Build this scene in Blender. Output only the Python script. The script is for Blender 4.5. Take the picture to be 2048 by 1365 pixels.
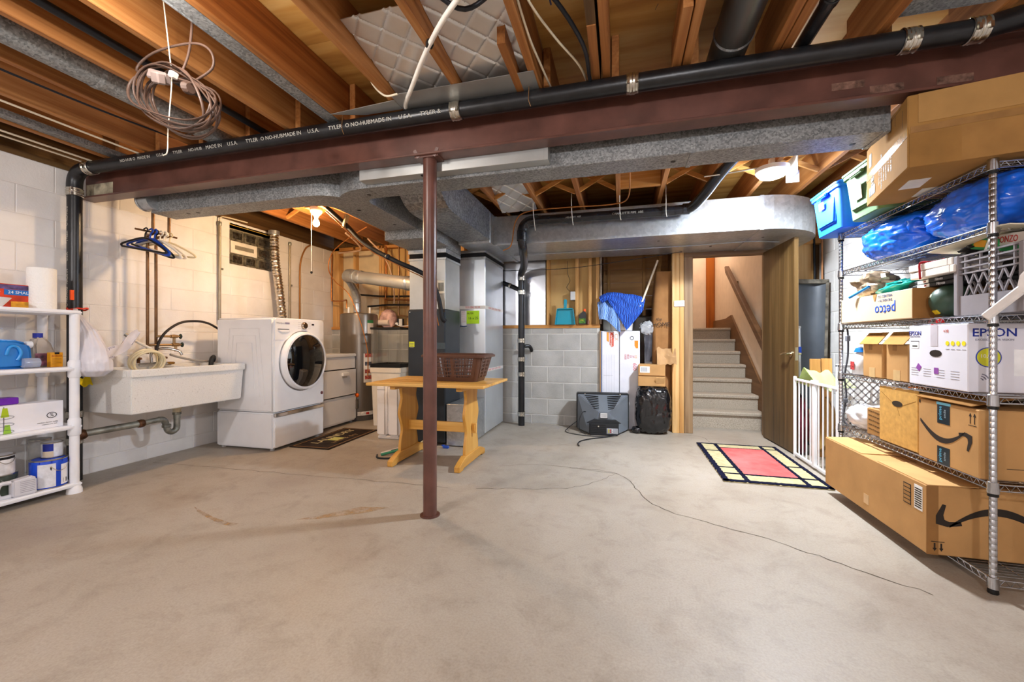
import bpy, bmesh, math, random
from mathutils import Vector, Matrix, Euler, noise
for o in list(bpy.data.objects): bpy.data.objects.remove(o)
SC = bpy.context.scene
COL = SC.collection
R = math.radians
# ---------------------------------------------------------------- camera
cd = bpy.data.cameras.new('camera'); cam = bpy.data.objects.new('camera', cd); COL.objects.link(cam)
cam.location = (0, 0, 1.06); cam.rotation_euler = (R(90), 0, R(15.0))
cd.sensor_width = 36; cd.lens = 820 / 2048 * 36; cd.shift_y = -2.5 / 2048; cd.clip_start = .02
SC.camera = cam
# ---------------------------------------------------------------- world, exposure
w = bpy.data.worlds.new('world'); SC.world = w; w.use_nodes = True
w.node_tree.nodes['Background'].inputs[0].default_value = (.8, .85, 1, 1)
w.node_tree.nodes['Background'].inputs[1].default_value = .2
vs = SC.view_settings
vs.view_transform = 'Standard'; vs.look = 'None'; vs.gamma = 1; vs.use_curve_mapping = False
vs.exposure = 1.1
# ---------------------------------------------------------------- lamps of the basement and added fill (positions)
BULB_L = (-2.89, 3.38, 2.20)     # bare warm bulb over the washer
LED_R = (1.09, 3.48, 2.30)       # bright cool dome by the shelf
BULB_C = (-1.62, .96, 2.33)      # pull string bulb above the cord, over the frame
FILL_B = (.5, -1.1, 2.15)       # added fill bulb behind the camera, softens the room light
FILL_W = (-2.6, -1.1, 2.15)  # second added fill bulb, behind the camera at left
def lamp(name, loc, col, watt, rad):
    l = bpy.data.lights.new(name, 'POINT'); l.color = col; l.energy = watt; l.shadow_soft_size = rad
    o = bpy.data.objects.new(name, l); COL.objects.link(o); o.location = loc
    return o
lamp('point_light', BULB_L, (1, .66, .36), 64, .045)
lamp('point_light', (LED_R[0], LED_R[1], LED_R[2] - .09), (.88, .94, 1), 20, .055)
dk = bpy.data.lights.new('dome_disc_light', 'AREA'); dk.shape = 'DISK'; dk.size = .19; dk.energy = 44; dk.color = (.86, .93, 1)
do = bpy.data.objects.new('dome_disc_light', dk); COL.objects.link(do); do.location = (LED_R[0], LED_R[1], LED_R[2] - .04)
lamp('point_light', BULB_C, (1, .94, .88), 25, .05)
lamp('point_light', FILL_B, (.98, .97, 1), 76, .08)  # added fill from behind the camera
lamp('point_light', FILL_W, (1, .97, .97), 72, .08)  # added fill, left of the one above
lamp('point_light', (1.2, 7.3, 3.3), (1, .86, .74), 20, .06)   # warm point light above the stair landing

# ---------------------------------------------------------------- mesh helpers
def catmull(pts, sub):
    P = [Vector(p) for p in pts]
    if sub < 2 or len(P) < 3: return P
    out = []
    for i in range(len(P) - 1):
        a = P[i - 1] if i else P[0] * 2 - P[1]; b = P[i]; c = P[i + 1]
        d = P[i + 2] if i + 2 < len(P) else c * 2 - b
        for k in range(sub):
            t = k / sub
            out.append(.5 * ((2 * b) + (c - a) * t + (2 * a - 5 * b + 4 * c - d) * t * t + (3 * b - a - 3 * c + d) * t ** 3))
    out.append(P[-1])
    return out
class MB:
    def __init__(s): s.v = []; s.f = []
    def add(s, vs, fs):
        n = len(s.v); s.v += [tuple(v) for v in vs]; s.f += [tuple(i + n for i in f) for f in fs]; return s
    def box(s, x0, x1, y0, y1, z0, z1):
        return s.add([(x, y, z) for z in (z0, z1) for y in (y0, y1) for x in (x0, x1)],
                     [(0, 2, 3, 1), (4, 5, 7, 6), (0, 1, 5, 4), (2, 6, 7, 3), (0, 4, 6, 2), (1, 3, 7, 5)])
    def obox(s, c, size, rot=(0, 0, 0)):
        m = Euler(rot).to_matrix(); c = Vector(c); x, y, z = [q / 2 for q in size]
        return s.add([c + m @ Vector((a * x, b * y, d * z)) for d in (-1, 1) for b in (-1, 1) for a in (-1, 1)],
                     [(0, 2, 3, 1), (4, 5, 7, 6), (0, 1, 5, 4), (2, 6, 7, 3), (0, 4, 6, 2), (1, 3, 7, 5)])
    def bar(s, p0, p1, wd, th, up=(0, 0, 1)):
        p0 = Vector(p0); p1 = Vector(p1); d = (p1 - p0).normalized(); u = Vector(up); a = d.cross(u).normalized() * wd / 2; b = a.cross(d).normalized() * th / 2
        return s.add([p + a * i + b * j for p in (p0, p1) for j in (-1, 1) for i in (-1, 1)],
                     [(0, 2, 3, 1), (4, 5, 7, 6), (0, 1, 5, 4), (2, 6, 7, 3), (0, 4, 6, 2), (1, 3, 7, 5)])
    def rings(s, R_, cap=True, closed=False):
        n = len(R_[0]); vs = [p for r in R_ for p in r]; fs = []
        m = len(R_)
        for i in range(m if closed else m - 1):
            j = (i + 1) % m
            for k in range(n):
                l = (k + 1) % n
                fs.append((i * n + k, i * n + l, j * n + l, j * n + k))
        if cap and not closed: fs += [tuple(range(n))[::-1], tuple(range((m - 1) * n, m * n))]
        return s.add(vs, fs)
    def sweep(s, P, rad, n=8, closed=False, cap=True, flat=1):
        P = [Vector(p) for p in P]; m = len(P); up = None; rs = []
        for i, p in enumerate(P):
            if closed: t = P[(i + 1) % m] - P[i - 1]
            else: t = P[min(i + 1, m - 1)] - P[max(i - 1, 0)]
            t.normalize()
            if up is None:
                up = Vector((0, 0, 1)) if abs(t.z) < .9 else Vector((1, 0, 0))
            up = (up - t * up.dot(t)).normalized(); a = t.cross(up)
            r = rad[i] if isinstance(rad, (list, tuple)) else rad
            rs.append([p + (up * math.cos(2 * math.pi * k / n) * flat + a * math.sin(2 * math.pi * k / n)) * r for k in range(n)])
        return s.rings(rs, cap, closed)
    def tube(s, pts, r, n=8, sub=5, closed=False, flat=1): return s.sweep(catmull(pts, sub), r, n, closed, True, flat)
    def cyl(s, p0, p1, r0, r1=None, n=14): return s.sweep([p0, p1], [r0, r0 if r1 is None else r1], n)
    def lathe(s, prof, c=(0, 0, 0), n=24, ax='z', cap=True):
        c = Vector(c); rs = []
        for r, h in prof:
            ring = []
            for k in range(n):
                a = 2 * math.pi * k / n; q = (r * math.cos(a), r * math.sin(a), h)
                ring.append(c + Vector({'z': q, 'x': (q[2], q[0], q[1]), 'y': (q[1], q[2], q[0])}[ax]))
            rs.append(ring)
        return s.rings(rs, cap)
    def prism(s, poly, h0, h1, pl='xy'):
        def m(a, b, h): return {'xy': (a, b, h), 'xz': (a, h, b), 'yz': (h, a, b)}[pl]
        n = len(poly)
        return s.add([m(a, b, h0) for a, b in poly] + [m(a, b, h1) for a, b in poly],
                     [tuple(range(n))[::-1], tuple(range(n, 2 * n))] + [(i, (i + 1) % n, n + (i + 1) % n, n + i) for i in range(n)])
    def sph(s, c, r, nu=16, nv=10, fn=None):
        if not isinstance(r, (tuple, list)): r = (r, r, r)
        vs = []; fs = []
        for j in range(nv + 1):
            t = math.pi * j / nv
            for i in range(nu):
                a = 2 * math.pi * i / nu; d = Vector((math.sin(t) * math.cos(a), math.sin(t) * math.sin(a), math.cos(t)))
                k = fn(d) if fn else 1
                vs.append((c[0] + r[0] * d.x * k, c[1] + r[1] * d.y * k, c[2] + r[2] * d.z * k))
        for j in range(nv):
            for i in range(nu):
                l = (i + 1) % nu; fs.append((j * nu + i, (j + 1) * nu + i, (j + 1) * nu + l, j * nu + l))
        return s.add(vs, fs)
    def grid(s, nu, nv, fn):
        vs = [fn(i / nu, j / nv) for j in range(nv + 1) for i in range(nu + 1)]; q = nu + 1
        return s.add(vs, [(j * q + i, j * q + i + 1, (j + 1) * q + i + 1, (j + 1) * q + i) for j in range(nv) for i in range(nu)])
    def sheet(s, nu, nv, fn, th):          # grid with a thickness
        a = MB().grid(nu, nv, fn); me = a.mesh('tmp'); bm = bmesh.new(); bm.from_mesh(me); bpy.data.meshes.remove(me)
        bmesh.ops.solidify(bm, geom=bm.faces[:], thickness=th)
        vs = [tuple(v.co) for v in bm.verts]; bm.verts.index_update(); fs = [[v.index for v in f.verts] for f in bm.faces]; bm.free()
        return s.add(vs, fs)
    def mesh(s, name, mat=None, bevel=0, seg=1, smooth=None):
        me = bpy.data.meshes.new(name); me.from_pydata(s.v, [], s.f); bm = bmesh.new(); bm.from_mesh(me)
        bmesh.ops.remove_doubles(bm, verts=bm.verts[:], dist=1e-6)
        bmesh.ops.recalc_face_normals(bm, faces=bm.faces[:])
        if bevel:
            ed = [e for e in bm.edges if len(e.link_faces) == 2 and e.calc_face_angle(0) > .6]
            bmesh.ops.bevel(bm, geom=ed, offset=bevel, segments=seg, affect='EDGES', clamp_overlap=True)
        bm.to_mesh(me); bm.free()
        if smooth:
            me.polygons.foreach_set('use_smooth', [True] * len(me.polygons)); me.set_sharp_from_angle(angle=R(smooth))
        if mat: me.materials.append(mat)
        return me
    def build(s, name, mat, parent=None, bevel=0, seg=1, smooth=None, loc=None, rot=None, label=None):
        return put(name, s.mesh(name, mat, bevel, seg, smooth), parent, loc, rot, label)
def put(name, me, parent=None, loc=None, rot=None, label=None, scale=None):
    o = bpy.data.objects.new(name, me); COL.objects.link(o)
    if parent: o.parent = parent
    if loc: o.location = loc
    if rot: o.rotation_euler = rot
    if scale: o.scale = scale
    if label: o['label'] = label
    return o
def T(name, label, cat, loc=(0, 0, 0), rz=0, group=None, rot=None):
    o = bpy.data.objects.new(name, None); COL.objects.link(o); o.empty_display_size = .05
    o.location = loc; o.rotation_euler = rot or (0, 0, rz); return tag(o, label, cat, group)
def tag(o, label, cat, group=None):
    o['label'] = label; o['category'] = cat
    if group: o['group'] = group
    return o
def S(o, label=None):
    o['kind'] = 'structure'
    if label: o['label'] = label
    return o
def sroot(name, label=None):
    o = bpy.data.objects.new(name, None); COL.objects.link(o); return S(o, label)
def dup(root, loc, rz=None, label=None, group=None, rot=None):
    r = root.copy(); COL.objects.link(r); r.location = loc
    if rz is not None: r.rotation_euler = (0, 0, rz)
    if rot: r.rotation_euler = rot
    if label: r['label'] = label
    if group: r['group'] = group
    for ch in list(root.children):
        c = ch.copy(); COL.objects.link(c); c.parent = r
        for g in ch.children:
            d = g.copy(); COL.objects.link(d); d.parent = c
    return r
_fc = {}
def text(body, size, loc, rot, mat, parent, name='lettering', ax='CENTER', ext=.0006, sx=1, bold=0):
    key = (body, ax, bold)
    if key not in _fc:
        cu = bpy.data.curves.new('txt', 'FONT'); cu.body = body; cu.size = 1; cu.align_x = ax; cu.align_y = 'CENTER'; cu.resolution_u = 2; cu.offset = bold
        ob = bpy.data.objects.new('txt', cu); COL.objects.link(ob)
        me = bpy.data.meshes.new_from_object(ob.evaluated_get(bpy.context.evaluated_depsgraph_get()))
        bpy.data.objects.remove(ob); bpy.data.curves.remove(cu)
        bm = bmesh.new(); bm.from_mesh(me); bmesh.ops.remove_doubles(bm, verts=bm.verts[:], dist=1e-5)
        r = bmesh.ops.extrude_face_region(bm, geom=bm.faces[:])
        bmesh.ops.translate(bm, vec=(0, 0, .02), verts=[v for v in r['geom'] if isinstance(v, bmesh.types.BMVert)])
        bm.to_mesh(me); bm.free(); me.materials.clear(); _fc[key] = me
    me = _fc[key].copy(); me.materials.append(mat)
    return put(name, me, parent, loc, rot, scale=(size * sx, size, ext / .02))

# ---------------------------------------------------------------- materials
def lin(c):
    if isinstance(c, str):
        c = [int(c[i:i + 2], 16) / 255 for i in (0, 2, 4)]
        return tuple(x / 12.92 if x <= .04045 else ((x + .055) / 1.055) ** 2.4 for x in c)
    return tuple(c)
def new_mat(name):
    m = bpy.data.materials.new(name); m.use_nodes = True; nt = m.node_tree
    return m, nt, nt.nodes['Principled BSDF'], nt.nodes, nt.links
def coords(N, L, sc, obj=True, rnd=True):
    tc = N.new('ShaderNodeTexCoord'); mp = N.new('ShaderNodeMapping'); mp.inputs['Scale'].default_value = sc
    L.new(tc.outputs['Object'], mp.inputs['Vector'])
    if rnd:
        oi = N.new('ShaderNodeObjectInfo'); mu = N.new('ShaderNodeMath'); mu.operation = 'MULTIPLY'; mu.inputs[1].default_value = 37.
        L.new(oi.outputs['Random'], mu.inputs[0]); cb = N.new('ShaderNodeCombineXYZ')
        for i in range(3): L.new(mu.outputs[0], cb.inputs[i])
        L.new(cb.outputs[0], mp.inputs['Location'])
    return mp.outputs[0]
def nz(N, L, vec, scale=1, detail=4, rough=.55, dist=0):
    n = N.new('ShaderNodeTexNoise'); n.inputs['Scale'].default_value = scale; n.inputs['Detail'].default_value = detail
    n.inputs['Roughness'].default_value = rough; n.inputs['Distortion'].default_value = dist; L.new(vec, n.inputs['Vector']); return n.outputs['Fac']
def ramp(N, L, fac, stops):
    r = N.new('ShaderNodeValToRGB'); e = r.color_ramp.elements
    while len(e) < len(stops): e.new(.5)
    for q, (p, c) in zip(e, stops): q.position = p; q.color = (*lin(c), 1)
    L.new(fac, r.inputs[0]); return r.outputs[0]
def bump(N, L, b, h, st=.2, dist=.01):
    n = N.new('ShaderNodeBump'); n.inputs['Strength'].default_value = st; n.inputs['Distance'].default_value = dist
    L.new(h, n.inputs['Height']); L.new(n.outputs[0], b.inputs['Normal'])
_mc = {}
def M(col, rough=.5, metal=0, var=.06, sc=9, bmp=0, name=None, trans=0, alpha=1, emit=0, coat=0, stretch=None):
    key = (str(col), rough, metal, var, sc, bmp, trans, alpha, emit, coat, stretch)
    if key in _mc: return _mc[key]
    m, nt, b, N, L = new_mat(name or 'mat_' + str(col))
    c = lin(col); v = coords(N, L, stretch or (1, 1, 1))
    f = nz(N, L, v, sc, 4)
    lo = [max(0, x * (1 - var * 2.2)) for x in c]; hi = [min(1, x * (1 + var * 2.2)) for x in c]
    L.new(ramp(N, L, f, [(.3, lo), (.7, hi)]), b.inputs['Base Color'])
    b.inputs['Roughness'].default_value = rough; b.inputs['Metallic'].default_value = metal
    b.inputs['Specular IOR Level'].default_value = .04 if rough >= .88 else .12 if rough >= .65 else (.3 if rough >= .35 else .5)
    if trans: b.inputs['Transmission Weight'].default_value = trans; b.inputs['IOR'].default_value = 1.45
    if alpha < 1: b.inputs['Alpha'].default_value = alpha
    if emit: b.inputs['Emission Color'].default_value = (*c, 1); b.inputs['Emission Strength'].default_value = emit
    if coat: b.inputs['Coat Weight'].default_value = coat
    if bmp: bump(N, L, b, nz(N, L, v, sc * 4, 3), bmp, .004)
    _mc[key] = m; return m
def wood(name, a, b_, c, ax='y', fine=34, rough=.6, knots=True):
    m, nt, b, N, L = new_mat(name)
    sc = {'x': (.9, fine, fine), 'y': (fine, .9, fine), 'z': (fine, fine, .9)}[ax]
    s2 = {'x': (.35, 4, 4), 'y': (4, .35, 4), 'z': (4, 4, .35)}[ax]
    g = nz(N, L, coords(N, L, sc), 1, 5, .6, .6); l = nz(N, L, coords(N, L, s2), 1.3, 3, .5, 1.2)
    mx = N.new('ShaderNodeMix'); mx.data_type = 'FLOAT'; mx.inputs[0].default_value = .5; L.new(g, mx.inputs[2]); L.new(l, mx.inputs[3])
    L.new(ramp(N, L, mx.outputs[0], [(.33, a), (.5, b_), (.66, c)]), b.inputs['Base Color'])
    b.inputs['Roughness'].default_value = rough; b.inputs['Specular IOR Level'].default_value = .3
    bump(N, L, b, g, .15, .003)
    return m
def galv(name, lo, hi, sc=26, rough=.42, metal=.75):
    m, nt, b, N, L = new_mat(name); v = coords(N, L, (1, 1, 1))
    vo = N.new('ShaderNodeTexVoronoi'); vo.inputs['Scale'].default_value = sc; L.new(v, vo.inputs['Vector'])
    sep = N.new('ShaderNodeSeparateColor'); L.new(vo.outputs['Color'], sep.inputs[0])
    n2 = nz(N, L, v, 3, 4)
    mx = N.new('ShaderNodeMix'); mx.data_type = 'FLOAT'; mx.inputs[0].default_value = .45; L.new(sep.outputs[0], mx.inputs[2]); L.new(n2, mx.inputs[3])
    L.new(ramp(N, L, mx.outputs[0], [(.15, lo), (.85, hi)]), b.inputs['Base Color'])
    b.inputs['Metallic'].default_value = metal; b.inputs['Roughness'].default_value = rough
    return m
# ---------------------------------------------------------------- structure materials
def mk_floor():
    m, nt, b, N, L = new_mat('concrete_floor'); v = coords(N, L, (1, 1, 1), rnd=False)
    a = nz(N, L, v, .8, 6, .6, .3); s = nz(N, L, v, 4.5, 8, .7, .5); f = nz(N, L, v, 110, 3, .65); k = nz(N, L, v, 14, 6, .7, .2)
    c1 = ramp(N, L, a, [(.30, '93867a'), (.45, 'a2988b'), (.58, 'aaa195'), (.72, '9c8f80')])
    c2 = ramp(N, L, s, [(.25, 'a08f7c'), (.5, 'ffffff'), (1, 'ffffff')])
    c3 = ramp(N, L, k, [(.25, 'b8ad9f'), (.45, 'ffffff'), (1, 'ffffff')])
    c4 = ramp(N, L, f, [(.3, 'cfcabf'), (.6, 'ffffff')])
    out = c1
    for c, q in ((c2, .38), (c3, .28), (c4, .4)):
        x = N.new('ShaderNodeMix'); x.data_type = 'RGBA'; x.blend_type = 'MULTIPLY'; x.inputs[0].default_value = q
        L.new(out, x.inputs[6]); L.new(c, x.inputs[7]); out = x.outputs[2]
    L.new(out, b.inputs['Base Color'])
    L.new(ramp(N, L, a, [(.3, (.40,) * 3), (.7, (.6,) * 3)]), b.inputs['Roughness'])
    bump(N, L, b, k, .1, .006); return m
def mk_block(name, a, b2, c, stain=None, bs=.3):
    m, nt, b, N, L = new_mat(name); v = coords(N, L, (1, 1, 1))
    n = nz(N, L, v, 3.2, 5); f = nz(N, L, v, 75, 3, .7)
    L.new(ramp(N, L, n, [(.3, a), (.5, b2), (.7, c)]), b.inputs['Base Color']); b.inputs['Roughness'].default_value = .72
    bump(N, L, b, f, bs, .004); return m
M_FLOOR = mk_floor()
M_WHITE = mk_block('painted_block', 'dcd9d6', 'e6e4e2', 'eceae8')
M_MORTW = mk_block('painted_mortar', 'd6d3d0', 'dedbd8', 'e4e1de')
M_GREY = mk_block('grey_block', '9c9b97', 'aeada9', 'bbbab6', bs=.6)
M_MORTG = mk_block('mortar', 'c2c0ba', 'cbc9c4', 'd4d2cd')
M_FIR = wood('fir_joist', '74431e', '9c6534', 'b5804c', 'y')
M_FIRX = wood('fir_across', '96602a', 'c08544', 'd8a463', 'x')
M_FIRZ = wood('fir_stud', 'a8733a', 'cc9d60', 'dfba82', 'z')
M_DARKW = wood('old_sill', '3a2a18', '5a4023', '6d5431', 'y')
M_PLY = wood('plywood', '94602a', 'c2924c', 'd4ae6e', 'x', 7)
M_PANEL = wood('tan_panel', 'b08a50', 'c2a066', 'cbaa72', 'z', 5)
M_PINE = wood('pine_boards', 'bb8850', 'd6a76c', 'e2ba84', 'x', 12)
M_OAK = wood('oak_veneer', '3c2a14', '594324', '6f5634', 'z', 46, .42)
M_CASE = wood('door_casing', '6a4f33', '8d7152', 'a48a6a', 'z', 40, .5)
M_CASEX = wood('door_casing_head', '5c4530', '7d634a', '94795c', 'x', 40, .5)
M_BEIGE = M('dccbb8', .7, var=.02, name='beige_plaster')
M_SKIRT = wood('stair_skirt', '5d4026', '6f4f31', '7d5c3c', 'y', 20)
def mk_carpet():
    m, nt, b, N, L = new_mat('stair_carpet'); v = coords(N, L, (1, 1, 1)); f = nz(N, L, v, 140, 4, .75); g = nz(N, L, v, 6, 3)
    L.new(ramp(N, L, f, [(.3, '8d8070'), (.5, 'b9ad9c'), (.7, 'd6ccbc')]), b.inputs['Base Color']); b.inputs['Roughness'].default_value = .95
    bump(N, L, b, f, 1., .008); return m
M_CARPET = mk_carpet()
XL, XR, YB, YF, JB, JT = -4.07, 2.03, 5.08, -3.0, 2.385, 2.62
# ---------------------------------------------------------------- floor
fl = S(MB().box(XL - .2, XR + .2, YF - .2, 8.4, -.12, 0).build('floor', M_FLOOR), 'mottled grey concrete basement floor')
M_CRACK = M('40382e', .9, var=.1, name='crack_fill')
def crack(pts, wd, seed):
    rnd = random.Random(seed); P = catmull(pts, 14); m = MB(); a = []; b = []
    for i, p in enumerate(P):
        t = (P[min(i + 1, len(P) - 1)] - P[max(i - 1, 0)]).normalized(); n = Vector((-t.y, t.x, 0)); j = rnd.uniform(-.012, .012)
        q = wd * rnd.uniform(.5, 1.2)
        a.append(p + n * (j + q)); b.append(p + n * (j - q))
    n = len(P); m.add([(q.x, q.y, .0012) for q in a + b], [(i, i + 1, n + i + 1, n + i) for i in range(n - 1)])
    return m.build('crack', M_CRACK, fl)
crack([(-3.9, 2.62, 0), (-2.4, 2.68, 0), (-1.2, 2.72, 0)], .0016, 1)
crack([(-1.0, 2.75, 0), (-.35, 2.95, 0), (-.05, 3.33, 0)], .0014, 5)
crack([(-.42, 3.40, 0), (-.02, 3.33, 0), (.22, 2.75, 0), (.75, 2.45, 0), (1.25, 2.10, 0)], .002, 2)
crack([(-1.0, 3.30, 0), (-.6, 3.42, 0), (-.02, 3.33, 0)], .0014, 3)
crack([(.60, 4.88, 0), (.82, 4.86, 0), (.90, 4.55, 0)], .002, 4)
def mk_stain():
    m, nt, b, N, L = new_mat('rust_stain'); v = coords(N, L, (1, 1, 1)); n = nz(N, L, v, 16, 5, .7)
    L.new(ramp(N, L, n, [(.35, 'a77c48'), (.65, 'b8915f')]), b.inputs['Base Color']); b.inputs['Roughness'].default_value = .6
    L.new(ramp(N, L, n, [(.35, (0, 0, 0)), (.62, (.62,) * 3)]), b.inputs['Alpha']); return m
M_STAIN = mk_stain()
for P in ([(-2.62, 1.99), (-2.5, 1.95), (-2.36, 1.905), (-2.2, 1.87), (-2.13, 1.875), (-2.14, 1.835), (-2.22, 1.842), (-2.38, 1.885), (-2.52, 1.935)], [(-1.86, 2.0), (-1.74, 2.10), (-1.60, 2.26), (-1.42, 2.30), (-1.50, 2.20), (-1.62, 2.12), (-1.74, 2.04)]):
    MB().add([(x, y, .001) for x, y in P], [tuple(range(len(P)))]).build('rust_stain', M_STAIN, fl)
# ---------------------------------------------------------------- block walls
_bm = {}
def block_mesh(w_, h_, mat, pl):
    k = (round(w_, 3), round(h_, 3), mat.name, pl)
    if k not in _bm:
        m = MB(); g = .0045 if pl == 'y-' else .0028
        if pl == 'x+': m.box(-.03, 0, -w_ / 2 + g, w_ / 2 - g, -h_ / 2 + g, h_ / 2 - g)
        elif pl == 'x-': m.box(0, .03, -w_ / 2 + g, w_ / 2 - g, -h_ / 2 + g, h_ / 2 - g)
        else: m.box(-w_ / 2 + g, w_ / 2 - g, 0, .03, -h_ / 2 + g, h_ / 2 - g)
        _bm[k] = m.mesh('block', mat, .004 if pl == 'y-' else .0025)
    return _bm[k]
def sub_rect(r, h):
    a0, a1, z0, z1 = r; b0, b1, c0, c1 = h
    if a1 <= b0 or a0 >= b1 or z1 <= c0 or z0 >= c1: return [r]
    out = []
    if a0 < b0: out.append((a0, b0, z0, z1))
    if a1 > b1: out.append((b1, a1, z0, z1))
    m0, m1 = max(a0, b0), min(a1, b1)
    if z0 < c0: out.append((m0, m1, z0, c0))
    if z1 > c1: out.append((m0, m1, c1, z1))
    return out
def blocks(root, mat, pl, face, a0, a1, zmax, off, hole=None):
    p = .2032; L_ = .4064; zs = [0] + [.117 + p * k for k in range(20)]
    for i in range(len(zs) - 1):
        z0, z1 = zs[i], min(zs[i + 1], zmax)
        if z1 - z0 < .02: continue
        s = off + (L_ / 2 if i % 2 else 0); s -= math.ceil((s - a0) / L_) * L_
        while s < a1:
            r = (max(s, a0), min(s + L_, a1), z0, z1); s += L_
            if r[1] - r[0] < .03: continue
            for q in (sub_rect(r, hole) if hole else [r]):
                if q[1] - q[0] < .02 or q[3] - q[2] < .02: continue
                a, z = (q[0] + q[1]) / 2, (q[2] + q[3]) / 2
                put('block', block_mesh(q[1] - q[0], q[3] - q[2], mat, pl), root, (a, face, z) if pl == 'y-' else (face, a, z))
WIN = (3.47, 4.12, 1.88, 2.30)
wl = MB()
wl.box(XL - .25, XL - .0025, YF, WIN[0], 0, 2.345).box(XL - .25, XL - .0025, WIN[1], 5.3, 0, 2.345).box(XL - .25, XL - .0025, WIN[0], WIN[1], 0, WIN[2]).box(XL - .25, XL - .0025, WIN[0], WIN[1], WIN[3], 2.345)
wall_left = S(wl.build('wall_left', M_MORTW), 'white painted block wall behind the sink and washer')
blocks(wall_left, M_WHITE, 'x+', XL, -.6, 5.08, 2.345, 1.86, WIN)
MB().box(XL - .25, XL + .01, YF, 5.3, 2.345, JB).build('sill_plate', M_DARKW, wall_left)
MB().box(XL - .25, XL - .12, YF, 5.3, JB, JT).build('rim_joist', M_DARKW, wall_left)
wall_right = S(MB().box(XR + .0025, XR + .25, YF, 5.2, 0, 2.345).build('wall_right', M_MORTW), 'white painted block wall behind the wire shelf')
blocks(wall_right, M_WHITE, 'x-', XR, .2, 5.04, 2.345, 1.9)
MB().box(XR - .01, XR + .25, YF, 5.2, 2.345, JB).build('sill_plate', M_DARKW, wall_right)
MB().box(XR + .12, XR + .25, YF, 5.2, JB, JT).build('rim_joist', M_DARKW, wall_right)
wall_front = S(MB().box(XL - .25, XR + .25, YF - .25, YF, 0, JT).build('wall_front', M_MORTW), 'white painted wall behind the viewer')
# back wall: half height block, framing above
wall_back = S(MB().box(XL, -.26, YB + .004, YB + .2, 0, 1.205).build('wall_back', M_MORTG), 'bare grey block half wall with wood framing above')
blocks(wall_back, M_GREY, 'y-', YB, XL, -.27, 1.205, -1.10)
MB().box(XL, -.255, YB - .012, YB + .13, 1.205, 1.245).build('sill_plate', M_FIRX, wall_back, .002)
def stud(x0, x1, y0=YB + .005, y1=YB + .094, z0=1.245, z1=JB, mat=None, root=None):
    k = (round(x1 - x0, 3), round(y1 - y0, 3), round(z1 - z0, 3))
    if ('st', k) not in _bm: _bm[('st', k)] = MB().box(-k[0] / 2, k[0] / 2, 0, k[1], 0, k[2]).mesh('stud', M_FIRZ, .002)
    put('stud', _bm[('st', k)], root or wall_back, ((x0 + x1) / 2, y0, z0))
for x0, x1 in ((-4.06, -3.95), (-3.72, -3.68), (-3.30, -3.26), (-3.255, -3.215), (-2.86, -2.82), (-2.46, -2.42), (-2.06, -2.02), (-.915, -.877), (-.555, -.515), (-.395, -.355), (-.305, -.265)):
    stud(x0, x1)
MB().box(XL, -.26, YB + .095, YB + .11, 1.245, JT).build('sheathing', M_PANEL, wall_back)
MB().box(XL, -.26, YB + .005, YB + .094, 2.345, JB).build('top_plate', M_FIRX, wall_back)
MB().box(-3.94, -3.31, YB + .085, YB + .0949, 1.245, 2.34).build('panel', M('d9c9a8', .8, var=.03), wall_back)
M_FOILP = M('b9bcc2', .28, 1, .05, 5, .25, 'sheet_metal_panel')
MB().box(-1.62, -.925, YB - .004, YB + .004, 1.247, 2.07).build('metal_panel', M_FOILP, wall_back)
# wood at both sides of the doorway
wall_door = sroot('wall_back_right', 'wood framed wall beside the stair door')
for x0, x1 in ((.555, .632), (.634, .678)): stud(x0, x1, 4.985, 5.075, 0, JB, root=wall_door)
for x0, x1 in ((1.60, 1.68), (1.685, 1.80), (1.805, 1.96)): stud(x0, x1, 5.02, 5.06, 0, JB, root=wall_door)
MB().box(1.56, XR, 5.065, 5.2, 0, JB).build('sheathing', M('5c4630', .8), wall_door)
MB().box(.55, XR, 4.985, 5.075, 2.075, JB).build('header', M_FIRX, wall_door)
# under-stair alcove
MB().box(XL, XR, 5.12, 5.2, JB, JT).build('rim_joist', M_DARKW, wall_back)
alc = sroot('wall_alcove', 'board lined storage recess under the stairs')
MB().box(-.40, -.262, 5.19, 6.6, 0, JB).build('side_wall', M('6b5233', .8), alc)
MB().box(-.40, .70, 6.15, 6.25, 0, 1.40).build('white_panel', M('d6d3cc', .7), alc)
for k in range(5):
    MB().box(-.26, .70, 6.10, 6.14, 1.50 + k * .19, 1.685 + k * .19).build('plank', M_PINE, alc, .003)
for x in (-.2, .28): MB().box(x, x + .04, 6.03, 6.10, 1.40, JB).build('stud', M_FIRZ, alc)
MB().box(-.26, .70, 6.04, 6.10, 1.39, 1.49).build('ledger', M_DARKW, alc)
MB().box(.62, .70, 5.08, 6.6, 0, JB).build('stair_wall', M('a8835a', .8, var=.1), alc)
MB().bar((.5, 5.5, 2.38), (.42, 6.05, 1.5), .04, .09).build('stringer', M_FIRZ, alc)
MB().box(-.40, .70, 5.2, 6.6, JB, JB + .02).build('soffit', M_PINE, alc)
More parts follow.
